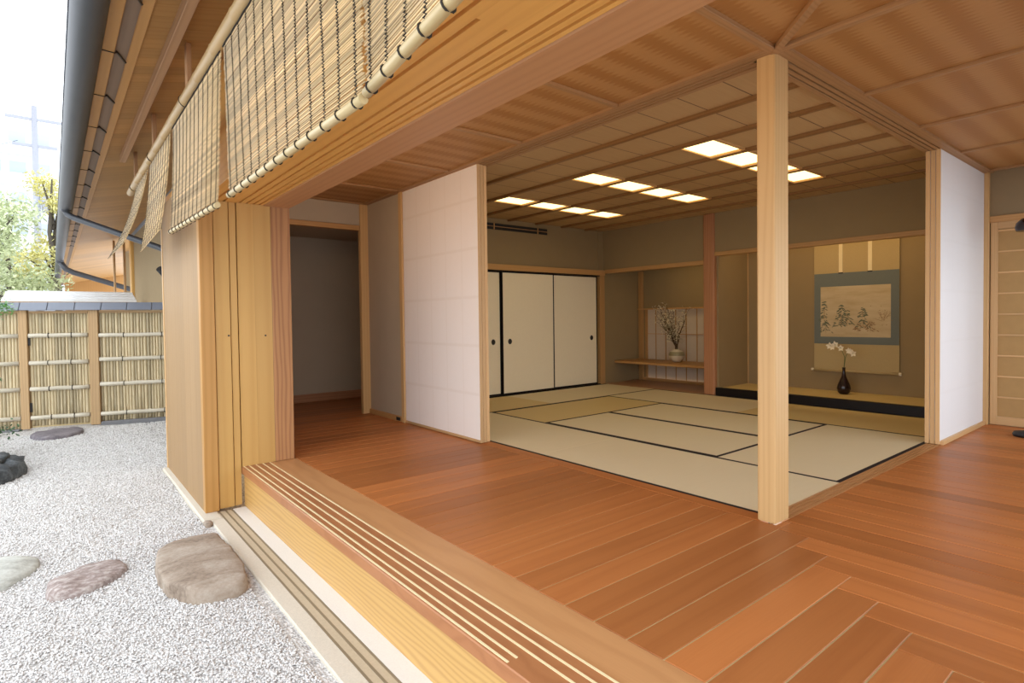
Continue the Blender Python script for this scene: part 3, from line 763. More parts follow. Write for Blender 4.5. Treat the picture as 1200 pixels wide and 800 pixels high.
# ------------------------------------------------------------------ roof, eaves
K = .23
def sz(x, z0=2.80): return z0 + K * (x - .68)
mb = MB(); y = -1.6
i = 0
while y < 31:
    w = .155 if y < 12 else .62
    x0, x1 = .44, 1.35 if y < 15.1 else 2.6
    c = [(x0, y, sz(x0)), (x1, y, sz(x1)), (x0, y + w - .002, sz(x0)), (x1, y + w - .002, sz(x1)),
         (x0, y, sz(x0) + .02), (x1, y, sz(x1) + .02), (x0, y + w - .002, sz(x0) + .02), (x1, y + w - .002, sz(x1) + .02)]
    mb.hexa(c, 'x'); y += w
so = struct('ceiling_eave', mb, M['soffit'])
mb = MB(); y = -1.6
c = [(.14, -1.6, sz(.14) + .03), (2.6, -1.6, sz(2.6) + .03), (.14, 31, sz(.14) + .03), (2.6, 31, sz(2.6) + .03),
     (.14, -1.6, sz(.14) + .12), (2.6, -1.6, sz(2.6) + .12), (.14, 31, sz(.14) + .12), (2.6, 31, sz(2.6) + .12)]
mb.hexa(c, 'y'); mb.box(2.5, 9, -1.6, 12, 3.26, 3.34)
struct('roof', mb, M['tile'])
struct('ceiling_eave_right', box(1.36, 8, -1.5, -.3, 2.90, 2.93), M['soffit'])
mb = MB(); mb.box(-.0, 9, -1.62, -1.5, 2.5, 3.3)
struct('trim_20', mb, M['fascia'])
mb = MB(); mb.box(.268, .332, -1.5, 31, sz(.30) - .010, sz(.33) + .035, 'y')
eb = struct('trim_18', mb, M['soffit'], .003)
box(.332, .402, -1.5, 31, sz(.36) - .004, sz(.36) + .035, 'y').build('grey_brown_board', M['fascia_grey'], eb)  # grey-brown board, darker than the ones on either side
box(.396, .458, -1.5, 31, sz(.43) - .012, sz(.43) + .045, 'y').build('inner_lath', M['soffit'], eb, .003)
# gutter with brackets
t = thing('roof_gutter', 'long dark grey half-round gutter along the eave edge', 'gutter', (.185, 0, 2.62))
mb = MB(); n = 12
for i in range(n + 1):
    th_ = PI + PI * i / n
    for yy in (-1.6, 31.0): mb.v.append((.187 + .082 * math.cos(th_), yy, 2.70 + .082 * math.sin(th_)))
for i in range(n): mb.face([2 * i, 2 * i + 1, 2 * i + 3, 2 * i + 2], None, .5, 0, True)
b = len(mb.v)
for i in range(n + 1):
    th_ = PI + PI * i / n
    for yy in (-1.6, 31.0): mb.v.append((.187 + .076 * math.cos(th_), yy, 2.70 + .076 * math.sin(th_)))
for i in range(n): mb.face([b + 2 * i, b + 2 * i + 2, b + 2 * i + 3, b + 2 * i + 1], None, .5, 0, True)
for i in (0, n): mb.face([2 * i, b + 2 * i, b + 2 * i + 1, 2 * i + 1])
mb.build('trough', M['gutter'], t)
MB().tube([(.109, -1.6, 2.70), (.109, 31, 2.70)], .009, 8).build('rolled_lip', M['gutter'], t)
for i in range(16):
    y = 2.49 + .84 * i
    mb = MB(); z = sz(.30) - .013
    mb.tube([(.255, y, z), (.333, y + .01, z), (.345, y + .03, sz(.36) - .010), (.40, y + .17, sz(.36) - .008)], [.003, .003, .007, .008], 6)
    mb.build('bracket', M['dark'], t)
# purlin and pole hangers
PX = .68
struct('trim_19', box(.575, .625, -.8, 7.0, sz(.6) - .075, sz(.6), 'y'), M['fascia'], .003)
for y, zt in ((1.1, 0), (2.55, 0), (4.04, 0), (5.56, 0), (6.9, 0)):
    tag(box(PX + .005, PX + .032, y - .035, y + .035, 2.44, sz(PX) + .002, 'z').build('pole_hanger', M['fascia'], None, .002, origin=(PX, y, 2.44)),
        {1.1: 'wooden hanger strut over the near blind, out of the top of the view', 2.55: 'wooden hanger strut above the large near blind, out of the top of the view', 4.04: 'wooden hanger strut under the eave, largest and nearest of those in view',
         5.56: 'wooden hanger strut under the eave, second along the bamboo pole', 6.9: 'wooden hanger strut at the far end of the bamboo pole'}[y], 'strut', 'struts carrying the bamboo pole')
t = thing('bamboo_pole', 'long bamboo pole under the eave carrying the reed blinds', 'pole', (PX, 3, 2.45))
pts = []; rad = []
y = -.6
while y < 7.24:
    pts += [(PX, y, 2.452), (PX, y + .012, 2.452), (PX, y + .024, 2.452)]; rad += [.036, .039, .036]; y += .42
pts.append((PX, 7.24, 2.452)); rad.append(.035)
MB().tube(pts, rad, 14, r=.6).build('culm', M['pole'], t)
for y in (4.04, 5.56, 6.9):
    MB().tube([(PX + .039 * math.cos(a_), y + .004 * math.sin(a_ * 3), 2.452 + .039 * math.sin(a_)) for a_ in [2 * PI * q / 16 for q in range(17)]], .0035, 5).build('lashing', M['cord'], t)

# ------------------------------------------------------------------ reed blinds
def blind(label, TL, TR, BL, BR, ncord, nrod=96, seed=1, bar=True):
    r = random.Random(seed)
    TL, TR, BL, BR = map(Vector, (TL, TR, BL, BR))
    t = thing('reed_blind', label, 'blind', ((TL + TR) / 2), 'reed blinds hanging from the bamboo pole')
    def P(s, v):    # s 0 left..1 right, v 0 top..1 bottom ; outward swing grows towards the foot
        a = TL.lerp(TR, s); b = BL.lerp(BR, s); p = a.lerp(b, v)
        w = v * v - v
        p.x += (b.x - a.x) * w * .55
        return p
    L = (TR - TL).length
    rods = MB()
    for i in range(nrod):
        v = i / (nrod - 1)
        jz = r.uniform(-.0012, .0012); j0 = r.uniform(-.012, .012) / L; j1 = r.uniform(-.012, .012) / L
        q = [P(j0 + (1 - j0 + j1) * k / 3, v) + Vector((r.uniform(-.0008, .0008), 0, jz + r.uniform(-.0012, .0012))) for k in range(4)]
        rods.tube(q, .0030 * r.uniform(.85, 1.12), 5, r=r.random(), caps=True)
    rods.build('slats', M['reed'], t)
    for j in range(ncord):
        s = (j + .35) / (ncord - .3)
        if s > .995: s = .992
        c = MB(); pts = []
        for i in range(nrod * 2 // 3 * 2):
            v = i / (nrod * 2 // 3 * 2 - 1)
            p = P(s, v); p.x -= (.0050 if i % 2 else .0012); p.y += .0045 * (1 if i % 2 else -1) + .003 * math.sin(v * 9 + j)
            pts.append(p)
        c.tube(pts, .0022, 4, r=.5, caps=False); c.build('cord', M['cord'], t)
    if not bar: return t
    b0, b1 = BL + Vector((-.002, 0, -.016)), BR + Vector((-.002, 0, -.016))
    bp = [b0.lerp(b1, k / 8) for k in range(9)]
    MB().tube(bp, .0145, 12, r=.5).build('bottom_bar', M['cane'], t)
    for j in range(ncord):
        s = min((j + .35) / (ncord - .3), .992); p = b0.lerp(b1, s)
        MB().tube([(p.x + .0165 * math.cos(a_), p.y + .004 * math.sin(a_), p.z + .0165 * math.sin(a_)) for a_ in [2 * PI * q / 12 for q in range(13)]], .0028, 5, caps=False).build('bar_tie', M['cord'], t)
    MB().tube([(TL.lerp(TR, k / 20) + Vector((-.006, 0, .004 * (k % 2)))) for k in range(21)], .0035, 5).build('top_cord', M['cord'], t)
ZT = 2.407
blind('nearest reed blind, cut off by the top of the frame, its cream bar rising right', (PX, 1.475, ZT), (PX, .2, ZT), (.683, 1.46, 1.712), (.535, .22, 1.712), 11, 96, 11)
blind('large reed blind second from the right, hanging above the shutter box panels', (PX, 3.035, ZT), (PX, 1.49, ZT), (PX, 2.995, 1.703), (PX, 1.475, 1.70), 13, 96, 12)
blind('third reed blind from the right, hanging before the weathered side panel', (PX, 4.53, ZT), (PX, 3.095, ZT), (.640, 4.46, 1.705), (.672, 3.20, 1.69), 12, 96, 13)
blind('small twisted reed blind, second from the far end of the pole', (PX, 5.72, ZT), (PX, 4.63, ZT), (.597, 5.71, 1.68), (.605, 4.65, 1.735), 9, 96, 14, False)
blind('narrow reed blind at the far end of the pole, blown outward', (PX, 6.75, ZT), (PX, 5.86, ZT), (.44, 6.80, 1.705), (.49, 5.90, 1.755), 8, 96, 15, False)

# drain pipes
t = thing('drain_pipe', 'dark drain pipe slanting from the gutter to the wall, nearer and higher of two', 'pipe', (.3, 9.0, 2.6))
MB().tube([(.187, 9.9, 2.62), (.20, 9.9, 2.58), (.26, 9.85, 2.53), (1.15, 8.95, 2.085), (1.22, 8.88, 2.04), (1.25, 8.85, 1.9), (1.25, 8.85, 1.3)], .040, 12).build('pipe', M['pipe'], t)
MB().lathe([(.045, 2.60), (.06, 2.62), (.062, 2.66)], .187, 9.9, 14).build('outlet', M['pipe'], t)
t = thing('drain_pipe', 'dark drain pipe slanting down to the bamboo fence, farther and lower of two', 'pipe', (.3, 18.0, 2.5))
MB().tube([(.187, 18, 2.62), (.30, 18, 2.44), (.45, 18, 2.36), (1.95, 18, 1.86), (2.06, 18, 1.80), (2.10, 18, 1.70), (2.10, 18, .2)], .065, 12).build('pipe', M['pipe'], t)
MB().lathe([(.06, 2.58), (.08, 2.62), (.08, 2.66)], .187, 18, 14).build('outlet', M['pipe'], t)
# facade beyond the fence
struct('wall_far', box(1.42, 1.5, 6.3, 15.0, -.4, 2.96), M['plaster'])
tag(box(1.36, 1.66, 14.8, 15.1, -.3, 2.9, 'z').build('far_column', M['shutter'], None, .01, origin=(1.5, 15, -.3)), 'orange wooden column under the far eave behind the fence', 'column')
struct('wall_far_end', box(1.6, 4, 18.6, 18.8, -.4, 3.0), M['plaster'])
struct('wall_far_gable', box(.46, 2.7, 30.8, 30.95, -.3, 3.3, 'z'), M['soffit'])
for x, l in ((1.08, 'left'), (1.26, 'right')):
    tag(MB().tube([(x, 15, -.3), (x, 15, 2.86)], .022, 8).build('thin_post', M['fencewood'], None, origin=(x, 15, -.3)), f'thin wooden post under the far eave, {l} of the pair', 'post', 'thin posts under the far eave')
t = thing('spotlight', 'small black spotlight on the far wall beside the shutter box', 'spotlight', (1.40, 9.75, 1.8))
MB().tube([(1.36, 9.7, 1.72), (1.22, 9.6, 1.86)], [.055, .045], 12).build('head', M['dark'], t)
MB().tube([(1.28, 9.66, 1.8), (1.42, 9.75, 1.85)], .012, 6).build('arm', M['dark'], t)

# ------------------------------------------------------------------ gravel garden
gv = MB(); nx, ny = 60, 120
def gz(x, y): return ZG - .012 + .016 * mnoise.noise(Vector((x * 1.3, y * 1.3, 0))) + .006 * mnoise.noise(Vector((x * 5, y * 5, 2)))
X0, X1, Y0, Y1 = -4, .95, -3, 11
for j in range(ny + 1):
    for i in range(nx + 1):
        x = X0 + (X1 - X0) * i / nx; y = Y0 + (Y1 - Y0) * j / ny; gv.v.append((x, y, gz(x, y)))
for j in range(ny):
    for i in range(nx):
        a_ = j * (nx + 1) + i; gv.face((a_, a_ + 1, a_ + nx + 2, a_ + nx + 1), None, .5, 0, True)
gd = gv.build('gravel_ground', M['gravel_bed']); gd['kind'] = 'structure'
mb = MB(); mb.box(-14, 1.4, -4, 45, ZG - .2, ZG - .05); mb.box(-14, 7.2, -9, -.3, ZG - .2, ZG - .04)
struct('ground', mb, M['gravel_bed'])
# loose pebbles
rs = np.random.RandomState(5)
N = 95000
u = rs.rand(N)
yy = 1.7 + 7.7 * u ** 1.7
xx = -1.0 + (1.78 + .62 * (yy > 6.3)) * rs.rand(N)
keep = (np.abs(xx) < .11 * yy + .55) & (xx < np.where(yy > 6.3, 1.4, .77))
for cx_, cy_, ax_, ay_ in ((.60, 3.55, .17, .40), (.11, 3.81, .15, .13), (-.36, 4.17, .24, .21), (.02, 9.1, .22, .28), (-.6, 7.1, .32, .48)):
    keep &= ((xx - cx_) / ax_) ** 2 + ((yy - cy_) / ay_) ** 2 > 1
xx, yy = xx[keep], yy[keep]; N = len(xx)
base = np.array([(0, 0, 1), (.9, 0, .25), (.28, .86, .25), (-.73, .53, .25), (-.73, -.53, .25), (.28, -.86, .25), (.6, .5, -.5), (-.35, .75, -.5), (-.8, 0, -.5), (-.2, -.8, -.5), (.65, -.45, -.5)])
tri = np.array([(0, 1, 2), (0, 2, 3), (0, 3, 4), (0, 4, 5), (0, 5, 1), (1, 6, 2), (2, 6, 7), (2, 7, 3), (3, 7, 8), (3, 8, 4), (4, 8, 9), (4, 9, 5), (5, 9, 10), (5, 10, 1), (1, 10, 6)])
size = (.0042 + .0030 * rs.rand(N)) * (1 + .06 * np.maximum(yy - 3, 0))
ang = rs.rand(N) * 2 * PI
V = base[None] * (.75 + .5 * rs.rand(N, len(base), 1)) * size[:, None, None]
V = V * (np.array([1, .8, .7])[None, None] * (.85 + .3 * rs.rand(N, 1, 3)))
ca, sa = np.cos(ang)[:, None], np.sin(ang)[:, None]
Vx = V[:, :, 0] * ca - V[:, :, 1] * sa + xx[:, None]; Vy = V[:, :, 0] * sa + V[:, :, 1] * ca + yy[:, None]
zz = np.array([gz(a_, b_) for a_, b_ in zip(xx, yy)])
Vz = V[:, :, 2] + (zz + .002 + .004 * rs.rand(N))[:, None]
Vall = np.stack([Vx, Vy, Vz], -1).reshape(-1, 3)
F = (tri[None] + (np.arange(N) * len(base))[:, None, None]).reshape(-1, 3)
me = bpy.data.meshes.new('gravel')
me.vertices.add(len(Vall)); me.vertices.foreach_set('co', Vall.ravel().astype(np.float32))
me.loops.add(F.size); me.loops.foreach_set('vertex_index', F.ravel().astype(np.int32))
me.polygons.add(len(F)); me.polygons.foreach_set('loop_start', (np.arange(len(F)) * 3).astype(np.int32))
me.update(calc_edges=True); me.validate()
at = me.attributes.new('rnd', 'FLOAT', 'FACE'); at.data.foreach_set('value', np.repeat(rs.rand(N), len(tri)).astype(np.float32))
me.materials.append(M['pebble'])
o = bpy.data.objects.new('gravel', me); COL.objects.link(o)
tag(o, 'fine pale grey gravel covering the garden beside the veranda', 'gravel', kind='stuff')

# stepping stones
def stone(name, label, pts, z0, z1, mat_, seed, cat='stone', taper=.93, dome=.012, rough=.012, sub=2):
    cx = sum(p[0] for p in pts) / len(pts); cy = sum(p[1] for p in pts) / len(pts)
    # resample the outline
    rng = random.Random(seed); out = []
    n = len(pts)
    for i in range(n):
        a_, b_, c_, d_ = pts[i - 1], pts[i], pts[(i + 1) % n], pts[(i + 2) % n]
        for k in range(6):
            f = k / 6
            q = [.5 * ((2 * b_[m]) + (-a_[m] + c_[m]) * f + (2 * a_[m] - 5 * b_[m] + 4 * c_[m] - d_[m]) * f * f + (-a_[m] + 3 * b_[m] - 3 * c_[m] + d_[m]) * f ** 3) for m in (0, 1)]
            out.append(q)
    m = len(out); mb = MB()
    rings = [(1.0, z0 - .05), (1.0, z0 + .25 * (z1 - z0)), (.985, z0 + .7 * (z1 - z0)), (taper + .03, z1 - .006), (taper - .03, z1), (.72, z1 + dome * .5), (.45, z1 + dome * .8), (.2, z1 + dome)]
    for rf, z in rings:
        for x, y in out:
            px, py = cx + (x - cx) * rf, cy + (y - cy) * rf
            nn = mnoise.noise(Vector((px * 9, py * 9, seed + z * 6))); n3 = mnoise.noise(Vector((px * 30, py * 30, seed)))
            e = rough * nn * (1 if rf > .6 else .6) + rough * .35 * n3
            mb.v.append((px + (e if rf > .9 else 0), py + (e if rf > .9 else 0), z + e * .7))
    for i in range(len(rings) - 1):
        for k in range(m):
            k2 = (k + 1) % m; mb.face([i * m + k, i * m + k2, (i + 1) * m + k2, (i + 1) * m + k], None, .5, 0, True)
    mb.v.append((cx, cy, z1 + dome)); c_ = len(mb.v) - 1; l = (len(rings) - 1) * m
    for k in range(m): mb.face([l + k, l + (k + 1) % m, c_], None, .5, 0, True)
    return tag(mb.build(name, mat_, None, origin=(cx, cy, z0)), label, cat)
def cc(p): return p[::-1]
stone('stepping_stone', 'large flat brown stepping stone closest to the veranda step', cc([(.405, 3.62), (.445, 3.86), (.54, 3.95), (.68, 3.98), (.765, 3.88), (.785, 3.62), (.775, 3.25), (.735, 3.12), (.63, 3.10), (.53, 3.13), (.445, 3.26), (.41, 3.42)]), -.32, -.232, M['stone_brown'], 3, taper=.95)
stone('stepping_stone', 'flat speckled pinkish stepping stone in the middle of the gravel path', cc([(-.062, 3.80), (-.03, 3.90), (.06, 3.94), (.16, 3.99), (.285, 3.95), (.285, 3.80), (.20, 3.70), (.11, 3.65), (.03, 3.64), (-.03, 3.68)]), -.32, -.268, M['stone_pink'], 8, rough=.02, taper=.93)
stone('stepping_stone', 'smooth grey-green stepping stone at the left edge of the frame', cc([(-.62, 4.1), (-.52, 4.38), (-.30, 4.43), (-.14, 4.37), (-.09, 4.24), (-.13, 4.10), (-.25, 3.96), (-.45, 3.9)]), -.32, -.262, M['stone_green'], 15, rough=.006, taper=.85, dome=.03)
stone('gate_step_stone', 'dark slate step stone on the gravel before the bamboo gate', cc([(-.24, 9.15), (-.1, 9.38), (.14, 9.42), (.28, 9.28), (.25, 8.95), (.05, 8.78), (-.14, 8.80)]), -.32, -.262, M['stone_slate'], 21, rough=.02)
stone('garden_rock', 'blue-black garden rock with mossy back at the left edge', cc([(-1.0, 6.9), (-.85, 7.5), (-.6, 7.65), (-.36, 7.4), (-.24, 7.05), (-.3, 6.8), (-.45, 6.55), (-.8, 6.5)]), -.33, -.15, M['stone_dark'], 33, 'rock', taper=.72, dome=.05, rough=.07)
stone('moss_patch', 'yellow-green moss patch behind the dark garden rock', cc([(-1.1, 7.5), (-.8, 8.0), (-.5, 8.0), (-.36, 7.75), (-.42, 7.5), (-.7, 7.62)]), -.32, -.235, M['moss'], 41, 'moss', taper=.8, rough=.03)
stone('corner_stone', 'small grey stone at the corner of the shutter box foot', cc([(.772, 4.365), (.775, 4.29), (.80, 4.275), (.822, 4.30), (.822, 4.365)]), -.36, -.292, M['stone_brown'], 51, rough=.006)

# ------------------------------------------------------------------ bamboo fence (runs slightly askew)
def fyy(x): return 9.80 - .281 * (x - 0.0)
FA = math.atan(-.281)
fd = Vector((math.cos(FA), math.sin(FA), 0)); fn = Vector((-fd.y, fd.x, 0))
F0 = Vector((0, 9.80, 0))
def fp(s, d, z): return F0 + fd * s + fn * d + Vector((0, 0, z))
def s_of(x): return x / fd.x
def fbox(mb, s0, s1, d0, d1, z0, z1, grain='z'):
    c = [tuple(fp(s, d, z)) for z in (z0, z1) for d in (d0, d1) for s in (s0, s1)]
    return mb.hexa(c, grain)
ftop, fbot = 1.262, -.30
def panel(name, label, cat, x0, x1, z0, rails, gate=False):
    s0, s1 = s_of(x0), s_of(x1); mid = fp((s0 + s1) / 2, 0, z0)
    t = thing(name, label, cat, mid)
    mb = MB(); s = s0; r = random.Random(int(x0 * 100) + 7)
    zt = ftop - .01
    while s < s1 - .012:
        w = min(r.uniform(.030, .043), s1 - s)
        zs = z0 + r.random() * .35; pts = [fp(s + w / 2, .0, z0)]; rad = [w / 2]
        while zs < zt - .05:
            for dz, f in ((-.006, 1.0), (0, 1.10), (.006, 1.0)): pts.append(fp(s + w / 2, 0, zs + dz)); rad.append(w / 2 * f * .98)
            zs += r.uniform(.28, .42)
        pts.append(fp(s + w / 2, 0, zt)); rad.append(w / 2)
        mb.tube(pts, rad, 8); s += w
    mb.build('cane_slats', M['bamboo'], t)
    for i, z in enumerate(rails):
        q = [fp(s0 + (s1 - s0) * k / 6, -.035, z + .002 * math.sin(k * 2 + i)) for k in range(7)]
        MB().tube(q, .029, 10, r=.5).build('bamboo_rail', M['rail'], t)
        mb = MB()
        for f in ((.3, .78) if not gate else (.33, .72)):
            c = fp(s0 + (s1 - s0) * (f + .02 * math.sin(i * 5)), -.035, z)
            pts = [c + Vector((0, 0, 1)) * .032 * math.sin(a_) + fn * .032 * math.cos(a_) for a_ in [2 * PI * q_ / 12 for q_ in range(13)]]
            mb.tube(pts, .005, 5)
        mb.build('rail_tie', M['cord'], t)
    mb = MB(); fbox(mb, s0, s1, -.030, .03, zt - .03, zt + .004, 'x'); mb.build('top_board', M['fencewood'], t)
    if gate:
        mb = MB(); e = .014
        fbox(mb, s0, s0 + e, -.012, .02, z0 - .01, zt); fbox(mb, s1 - e, s1, -.012, .02, z0 - .01, zt); fbox(mb, s0, s1, -.015, .02, z0 - .02, z0, 'x')
        mb.build('pale_frame', M['cane'], t)
        for z in (.86, -.02): m_ = MB(); fbox(m_, s0 - .015, s0 + .012, -.035, -.008, z - .06, z + .06); m_.build('hinge', M['dark'], t)
    return t
RG = [.929, .567, .222, -.157]; RR = [.917, .587, .247, -.16]
panel('bamboo_fence_panel', 'bamboo fence panel at the left edge, left of the gate post', 'fence panel', -2.2, -.335, fbot, RG)
panel('bamboo_gate', 'bamboo garden gate with pale frame between the two wooden fence posts', 'gate', -.235, .385, -.27, RG, True)
panel('bamboo_fence_panel', 'bamboo fence panel between the gate and the shutter box', 'fence panel', .505, 1.42, fbot + .03, RR)
for x0, x1, l in ((-.333, -.245, 'wooden fence post on the left of the bamboo gate, darker'), (.395, .50, 'wooden fence post on the right of the bamboo gate')):
    mb = MB(); fbox(mb, s_of(x0), s_of(x1), -.055, .04, fbot, ftop + .01); c_ = fp(s_of((x0 + x1) / 2), 0, fbot)
    tag(mb.build('fence_post', M['fencewood'], None, .004, origin=c_), l, 'post')
t = thing('fence_coping', 'blue-grey tiled coping running along the top of the bamboo fence', 'coping', fp(0, 0, ftop))
x = -2.3
while x < 1.4:
    mb = MB(); s0, s1 = s_of(x), s_of(min(x + .285, 1.42))
    c = [tuple(fp(s, d, z)) for z, dd in ((ftop + .0, .12), (ftop + .105, .05)) for d in (-dd, dd) for s in (s0, s1 - .004)]
    mb.hexa(c, 'x'); mb.build('cap_tile', M['tile'], t, .006); x += .285
mb = MB(); fbox(mb, s_of(-2.3), s_of(-.345), -.09, .06, -.42, -.295, 'x'); fbox(mb, s_of(.51), s_of(1.42), -.09, .06, -.42, -.262, 'x')
tag(mb.build('fence_kerb', M['curb'], None, .01, origin=fp(0, 0, -.4)), 'dark stone kerb under the foot of the bamboo fence', 'kerb')

# ------------------------------------------------------------------ planting
def leaves(mb, c, rad, n, size, rng, flat=1.0, squash=1.0):
    for _ in range(n):
        d = Vector((rng.gauss(0, 1), rng.gauss(0, 1), rng.gauss(0, 1) * squash)).normalized() * rad * rng.random() ** .45
        p = Vector(c) + d
        u_ = Vector((rng.uniform(-1, 1), rng.uniform(-1, 1), rng.uniform(-flat, flat))).normalized()
        w_ = u_.cross(Vector((rng.uniform(-.5, .5), rng.uniform(-.5, .5), 1))).normalized(); s = size * rng.uniform(.6, 1.3)
        mb.poly([tuple(p - u_ * s), tuple(p + w_ * s * .42), tuple(p + u_ * s), tuple(p - w_ * s * .42)], rng.random())
rng = random.Random(9)
t = thing('garden_shrub', 'fresh green leafy shrub reaching in at the left edge above the fence top', 'shrub', (-.85, 8.9, -.3))
mb = MB()
for _ in range(9):
    leaves(mb, (-.54 + rng.uniform(-.35, .18), 8.9 + rng.uniform(-.3, .3), 1.30 + rng.uniform(-.07, .05)), .14, 130, .024, rng, .4, .45)
mb.build('foliage', M['leaf_fresh'], t)
mb = MB(); mb.tube([(-.85, 8.9, -.3), (-.83, 8.92, .5), (-.75, 8.9, 1.0), (-.55, 8.88, 1.29)], [.03, .025, .018, .006], 7)
mb.tube([(-.83, 8.92, .5), (-.95, 8.8, 1.0), (-.8, 8.75, 1.3)], [.018, .012, .005], 6); mb.build('stem', M['bark'], t)
t = thing('low_shrub', 'dark green low shrub at the left edge before the bamboo fence', 'shrub', (-.75, 8.0, -.3))
mb = MB()
for _ in range(14):
    z = rng.uniform(-.05, .62)
    leaves(mb, (-.59 + rng.uniform(-.35, .24), 8.0 + rng.uniform(-.25, .25), z), .15, 110, .026, rng, .6, .5)
mb.build('foliage', M['leaf_dark'], t)
mb = MB()
for i in range(5):
    a_ = i * 1.3; mb.tube([(-.75, 8, -.32), (-.75 + .1 * math.cos(a_), 8 + .1 * math.sin(a_), .1), (-.72 + .24 * math.cos(a_), 8 + .22 * math.sin(a_), .5)], [.014, .01, .005], 6)
mb.build('stem', M['bark'], t)

def tree(label, x, y, hgt, crown, leafm, seed, nl=5200, ls=.085):
    r = random.Random(seed); t = thing('tree', label, 'tree', (x, y, ZG))
    mb = MB(); mb.tube([(x, y, ZG), (x + .1, y, hgt * .35), (x - .1, y, hgt * .7), (x, y, hgt)], [.12, .10, .07, .02], 8)
    lf = MB()
    for _ in range(13):
        a_ = r.random() * 2 * PI; z = hgt * r.uniform(.45, 1.0); rr_ = crown * r.uniform(.3, 1) * (1.15 - .5 * (z / hgt))
        e = Vector((x + math.cos(a_) * rr_, y + math.sin(a_) * rr_, z))
        mb.tube([(x, y, z * .75), tuple((Vector((x, y, z * .8)) + e) / 2), tuple(e)], [.06, .04, .015], 5)
        leaves(lf, e, crown * .48, nl // 13, ls, r, .8, .6)
    mb.build('trunk', M['bark'], t); lf.build('crown', leafm, t)
tree('soft green tree beyond the fence at the left edge', -1.35, 22, 4.6, 1.5, M['leaf_soft'], 3)
tree('yellow-green tree beyond the fence just left of the gutter end', .12, 25, 6.0, 1.15, M['leaf_yellow'], 4, 3600)
tree('larger soft green tree farther behind, at the left behind the pole', -1.3, 31, 6.2, 2.0, M['leaf_soft'], 6)
# white roof beyond the fence
t = thing('shed_roof', 'white metal shed roof visible just above the bamboo fence', 'roof', (.3, 13, ZG))
mb = MB(); c = [(-.66, 12.8, 1.47), (1.25, 12.8, 1.47), (-.60, 13.6, 1.67), (1.25, 13.6, 1.67), (-.66, 12.8, 1.49), (1.25, 12.8, 1.49), (-.60, 13.6, 1.69), (1.25, 13.6, 1.69)]
mb.hexa(c, 'x')
mb.build('roof_sheet', M['white_roof'], t)
mb = MB(); y = 12.82
for i in range(4): mb.box(-.63, 1.25, 12.82 + .2 * i, 12.835 + .2 * i, 1.492 + .05 * i, 1.515 + .05 * i)
mb.build('roof_seam', M['white_roof'], t)
box(-.66, 1.25, 12.8, 12.83, 1.42, 1.47, 'x').build('fascia', M['fencewood'], t)
for x in (-.5, 1.2): box(x - .04, x + .04, 12.95, 13.03, ZG, 1.5, 'z').build('leg', M['fencewood'], t)
# utility pole
px, py = -.40, 34
t = thing('utility_pole', 'grey utility pole with crossarms rising against the white sky', 'utility pole', (px, py, ZG))
MB().tube([(px, py, ZG), (px, py, 11.0)], [.16, .11], 12).build('pole', M['concrete'], t)
for z, w_ in ((10.4, 1.0), (9.2, .8)): box(px - w_, px + w_, py - .06, py + .06, z - .06, z + .06).build('crossarm', M['concrete'], t)
MB().lathe([(.28, 6.2), (.30, 6.25), (.30, 7.1), (.26, 7.15)], px + .45, py, 14).build('transformer', M['concrete'], t)
MB().tube([(px, py, 6.6), (px + .45, py, 6.6)], .05, 6).build('transformer_bracket', M['concrete'], t)
for z in (10.55, 9.35):
    MB().tube([(px - .6, py, z), (px - 6, py + 10, z - .1)], .012, 4).build('wire', M['pipe'], t)
# pale tower block far behind
t = thing('tower_block', 'pale overexposed apartment block far behind the trees', 'building', (-3, 62, ZG))
box(-8.0, .9, 60, 70, ZG, 16.5).build('block', M['white_wall'], t)
for i in range(6):
    z = 2.5 + 2.4 * i
    box(-7.5, .4, 59.4, 60, z, z + .9).build('balcony', M['white_wall'], t)
    for k in range(5): box(-6.8 + 1.5 * k, -5.8 + 1.5 * k, 59.97, 60.05, z + .9, z + 1.9).build('window', M['bldg_grey'], t)

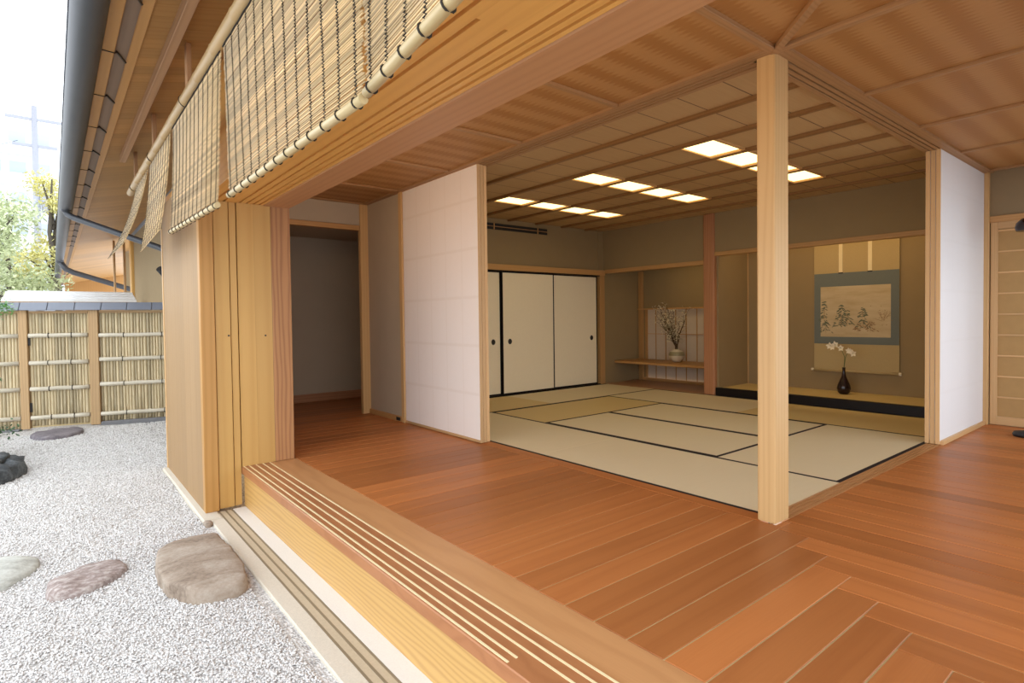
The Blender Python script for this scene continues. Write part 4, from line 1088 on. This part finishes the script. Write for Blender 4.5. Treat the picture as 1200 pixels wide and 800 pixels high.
# ------------------------------------------------------------------ lights
w = bpy.data.worlds.new('sky'); SC.world = w; w.use_nodes = True
nt = w.node_tree; bg = nt.nodes['Background']
bg.inputs[0].default_value = (.90, .95, 1.0, 1); bg.inputs[1].default_value = 2.9
def area(name, loc, sx_, sy_, power, col, rot=(0, 0, 0)):
    l = bpy.data.lights.new(name, 'AREA'); l.shape = 'RECTANGLE'; l.size = sx_; l.size_y = sy_; l.energy = power; l.color = col
    o = bpy.data.objects.new(name, l); COL.objects.link(o); o.location = loc; o.rotation_euler = rot; return o
area('scroll_alcove_lamp', (7.10, 2.85, 2.27), .06, 2.2, 8, (1, .68, .30), (0, math.radians(-22), 0))
area('shelf_recess_lamp', (7.25, 5.0, 1.93), .06, .9, 2.2, (1, .72, .32), (0, math.radians(-20), 0))

area('veranda_fill_light', (1.50, 3.2, 2.20), .05, 4.6, 13, (1, .66, .34), (0, math.radians(-75), 0))  # unseen fill light added behind the beam to brighten ceiling and screens
# ------------------------------------------------------------------ camera
f, yaw, pit, rol, cy = 668.515, .678264774, -.0237465, -.01295897, 388.3957
fw = Vector((math.sin(yaw) * math.cos(pit), math.cos(yaw) * math.cos(pit), math.sin(pit)))
r0 = Vector((math.cos(yaw), -math.sin(yaw), 0)); u0 = r0.cross(fw)
rt = r0 * math.cos(rol) + u0 * math.sin(rol); up = -r0 * math.sin(rol) + u0 * math.cos(rol)
cam = bpy.data.cameras.new('camera'); co = bpy.data.objects.new('camera', cam); COL.objects.link(co)
mw = Matrix((rt, up, -fw)).transposed().to_4x4(); mw.translation = (0, 0, 1.08); co.matrix_world = mw
cam.sensor_width = 36; cam.lens = f / 1200 * 36; cam.shift_y = (cy - 400) / 1200; cam.clip_start = .02; cam.clip_end = 300
SC.camera = co
SC.view_settings.view_transform = 'Standard'; SC.view_settings.look = 'None'
SC.view_settings.exposure = 0.0; SC.view_settings.gamma = 1; SC.view_settings.use_curve_mapping = False
SC.cycles.use_denoising = True
SC.cycles.max_bounces = 12; SC.cycles.diffuse_bounces = 8
SC.cycles.sample_clamp_indirect = 6
for o in list(COL.objects):
    if '_o' in o.keys(): del o['_o']
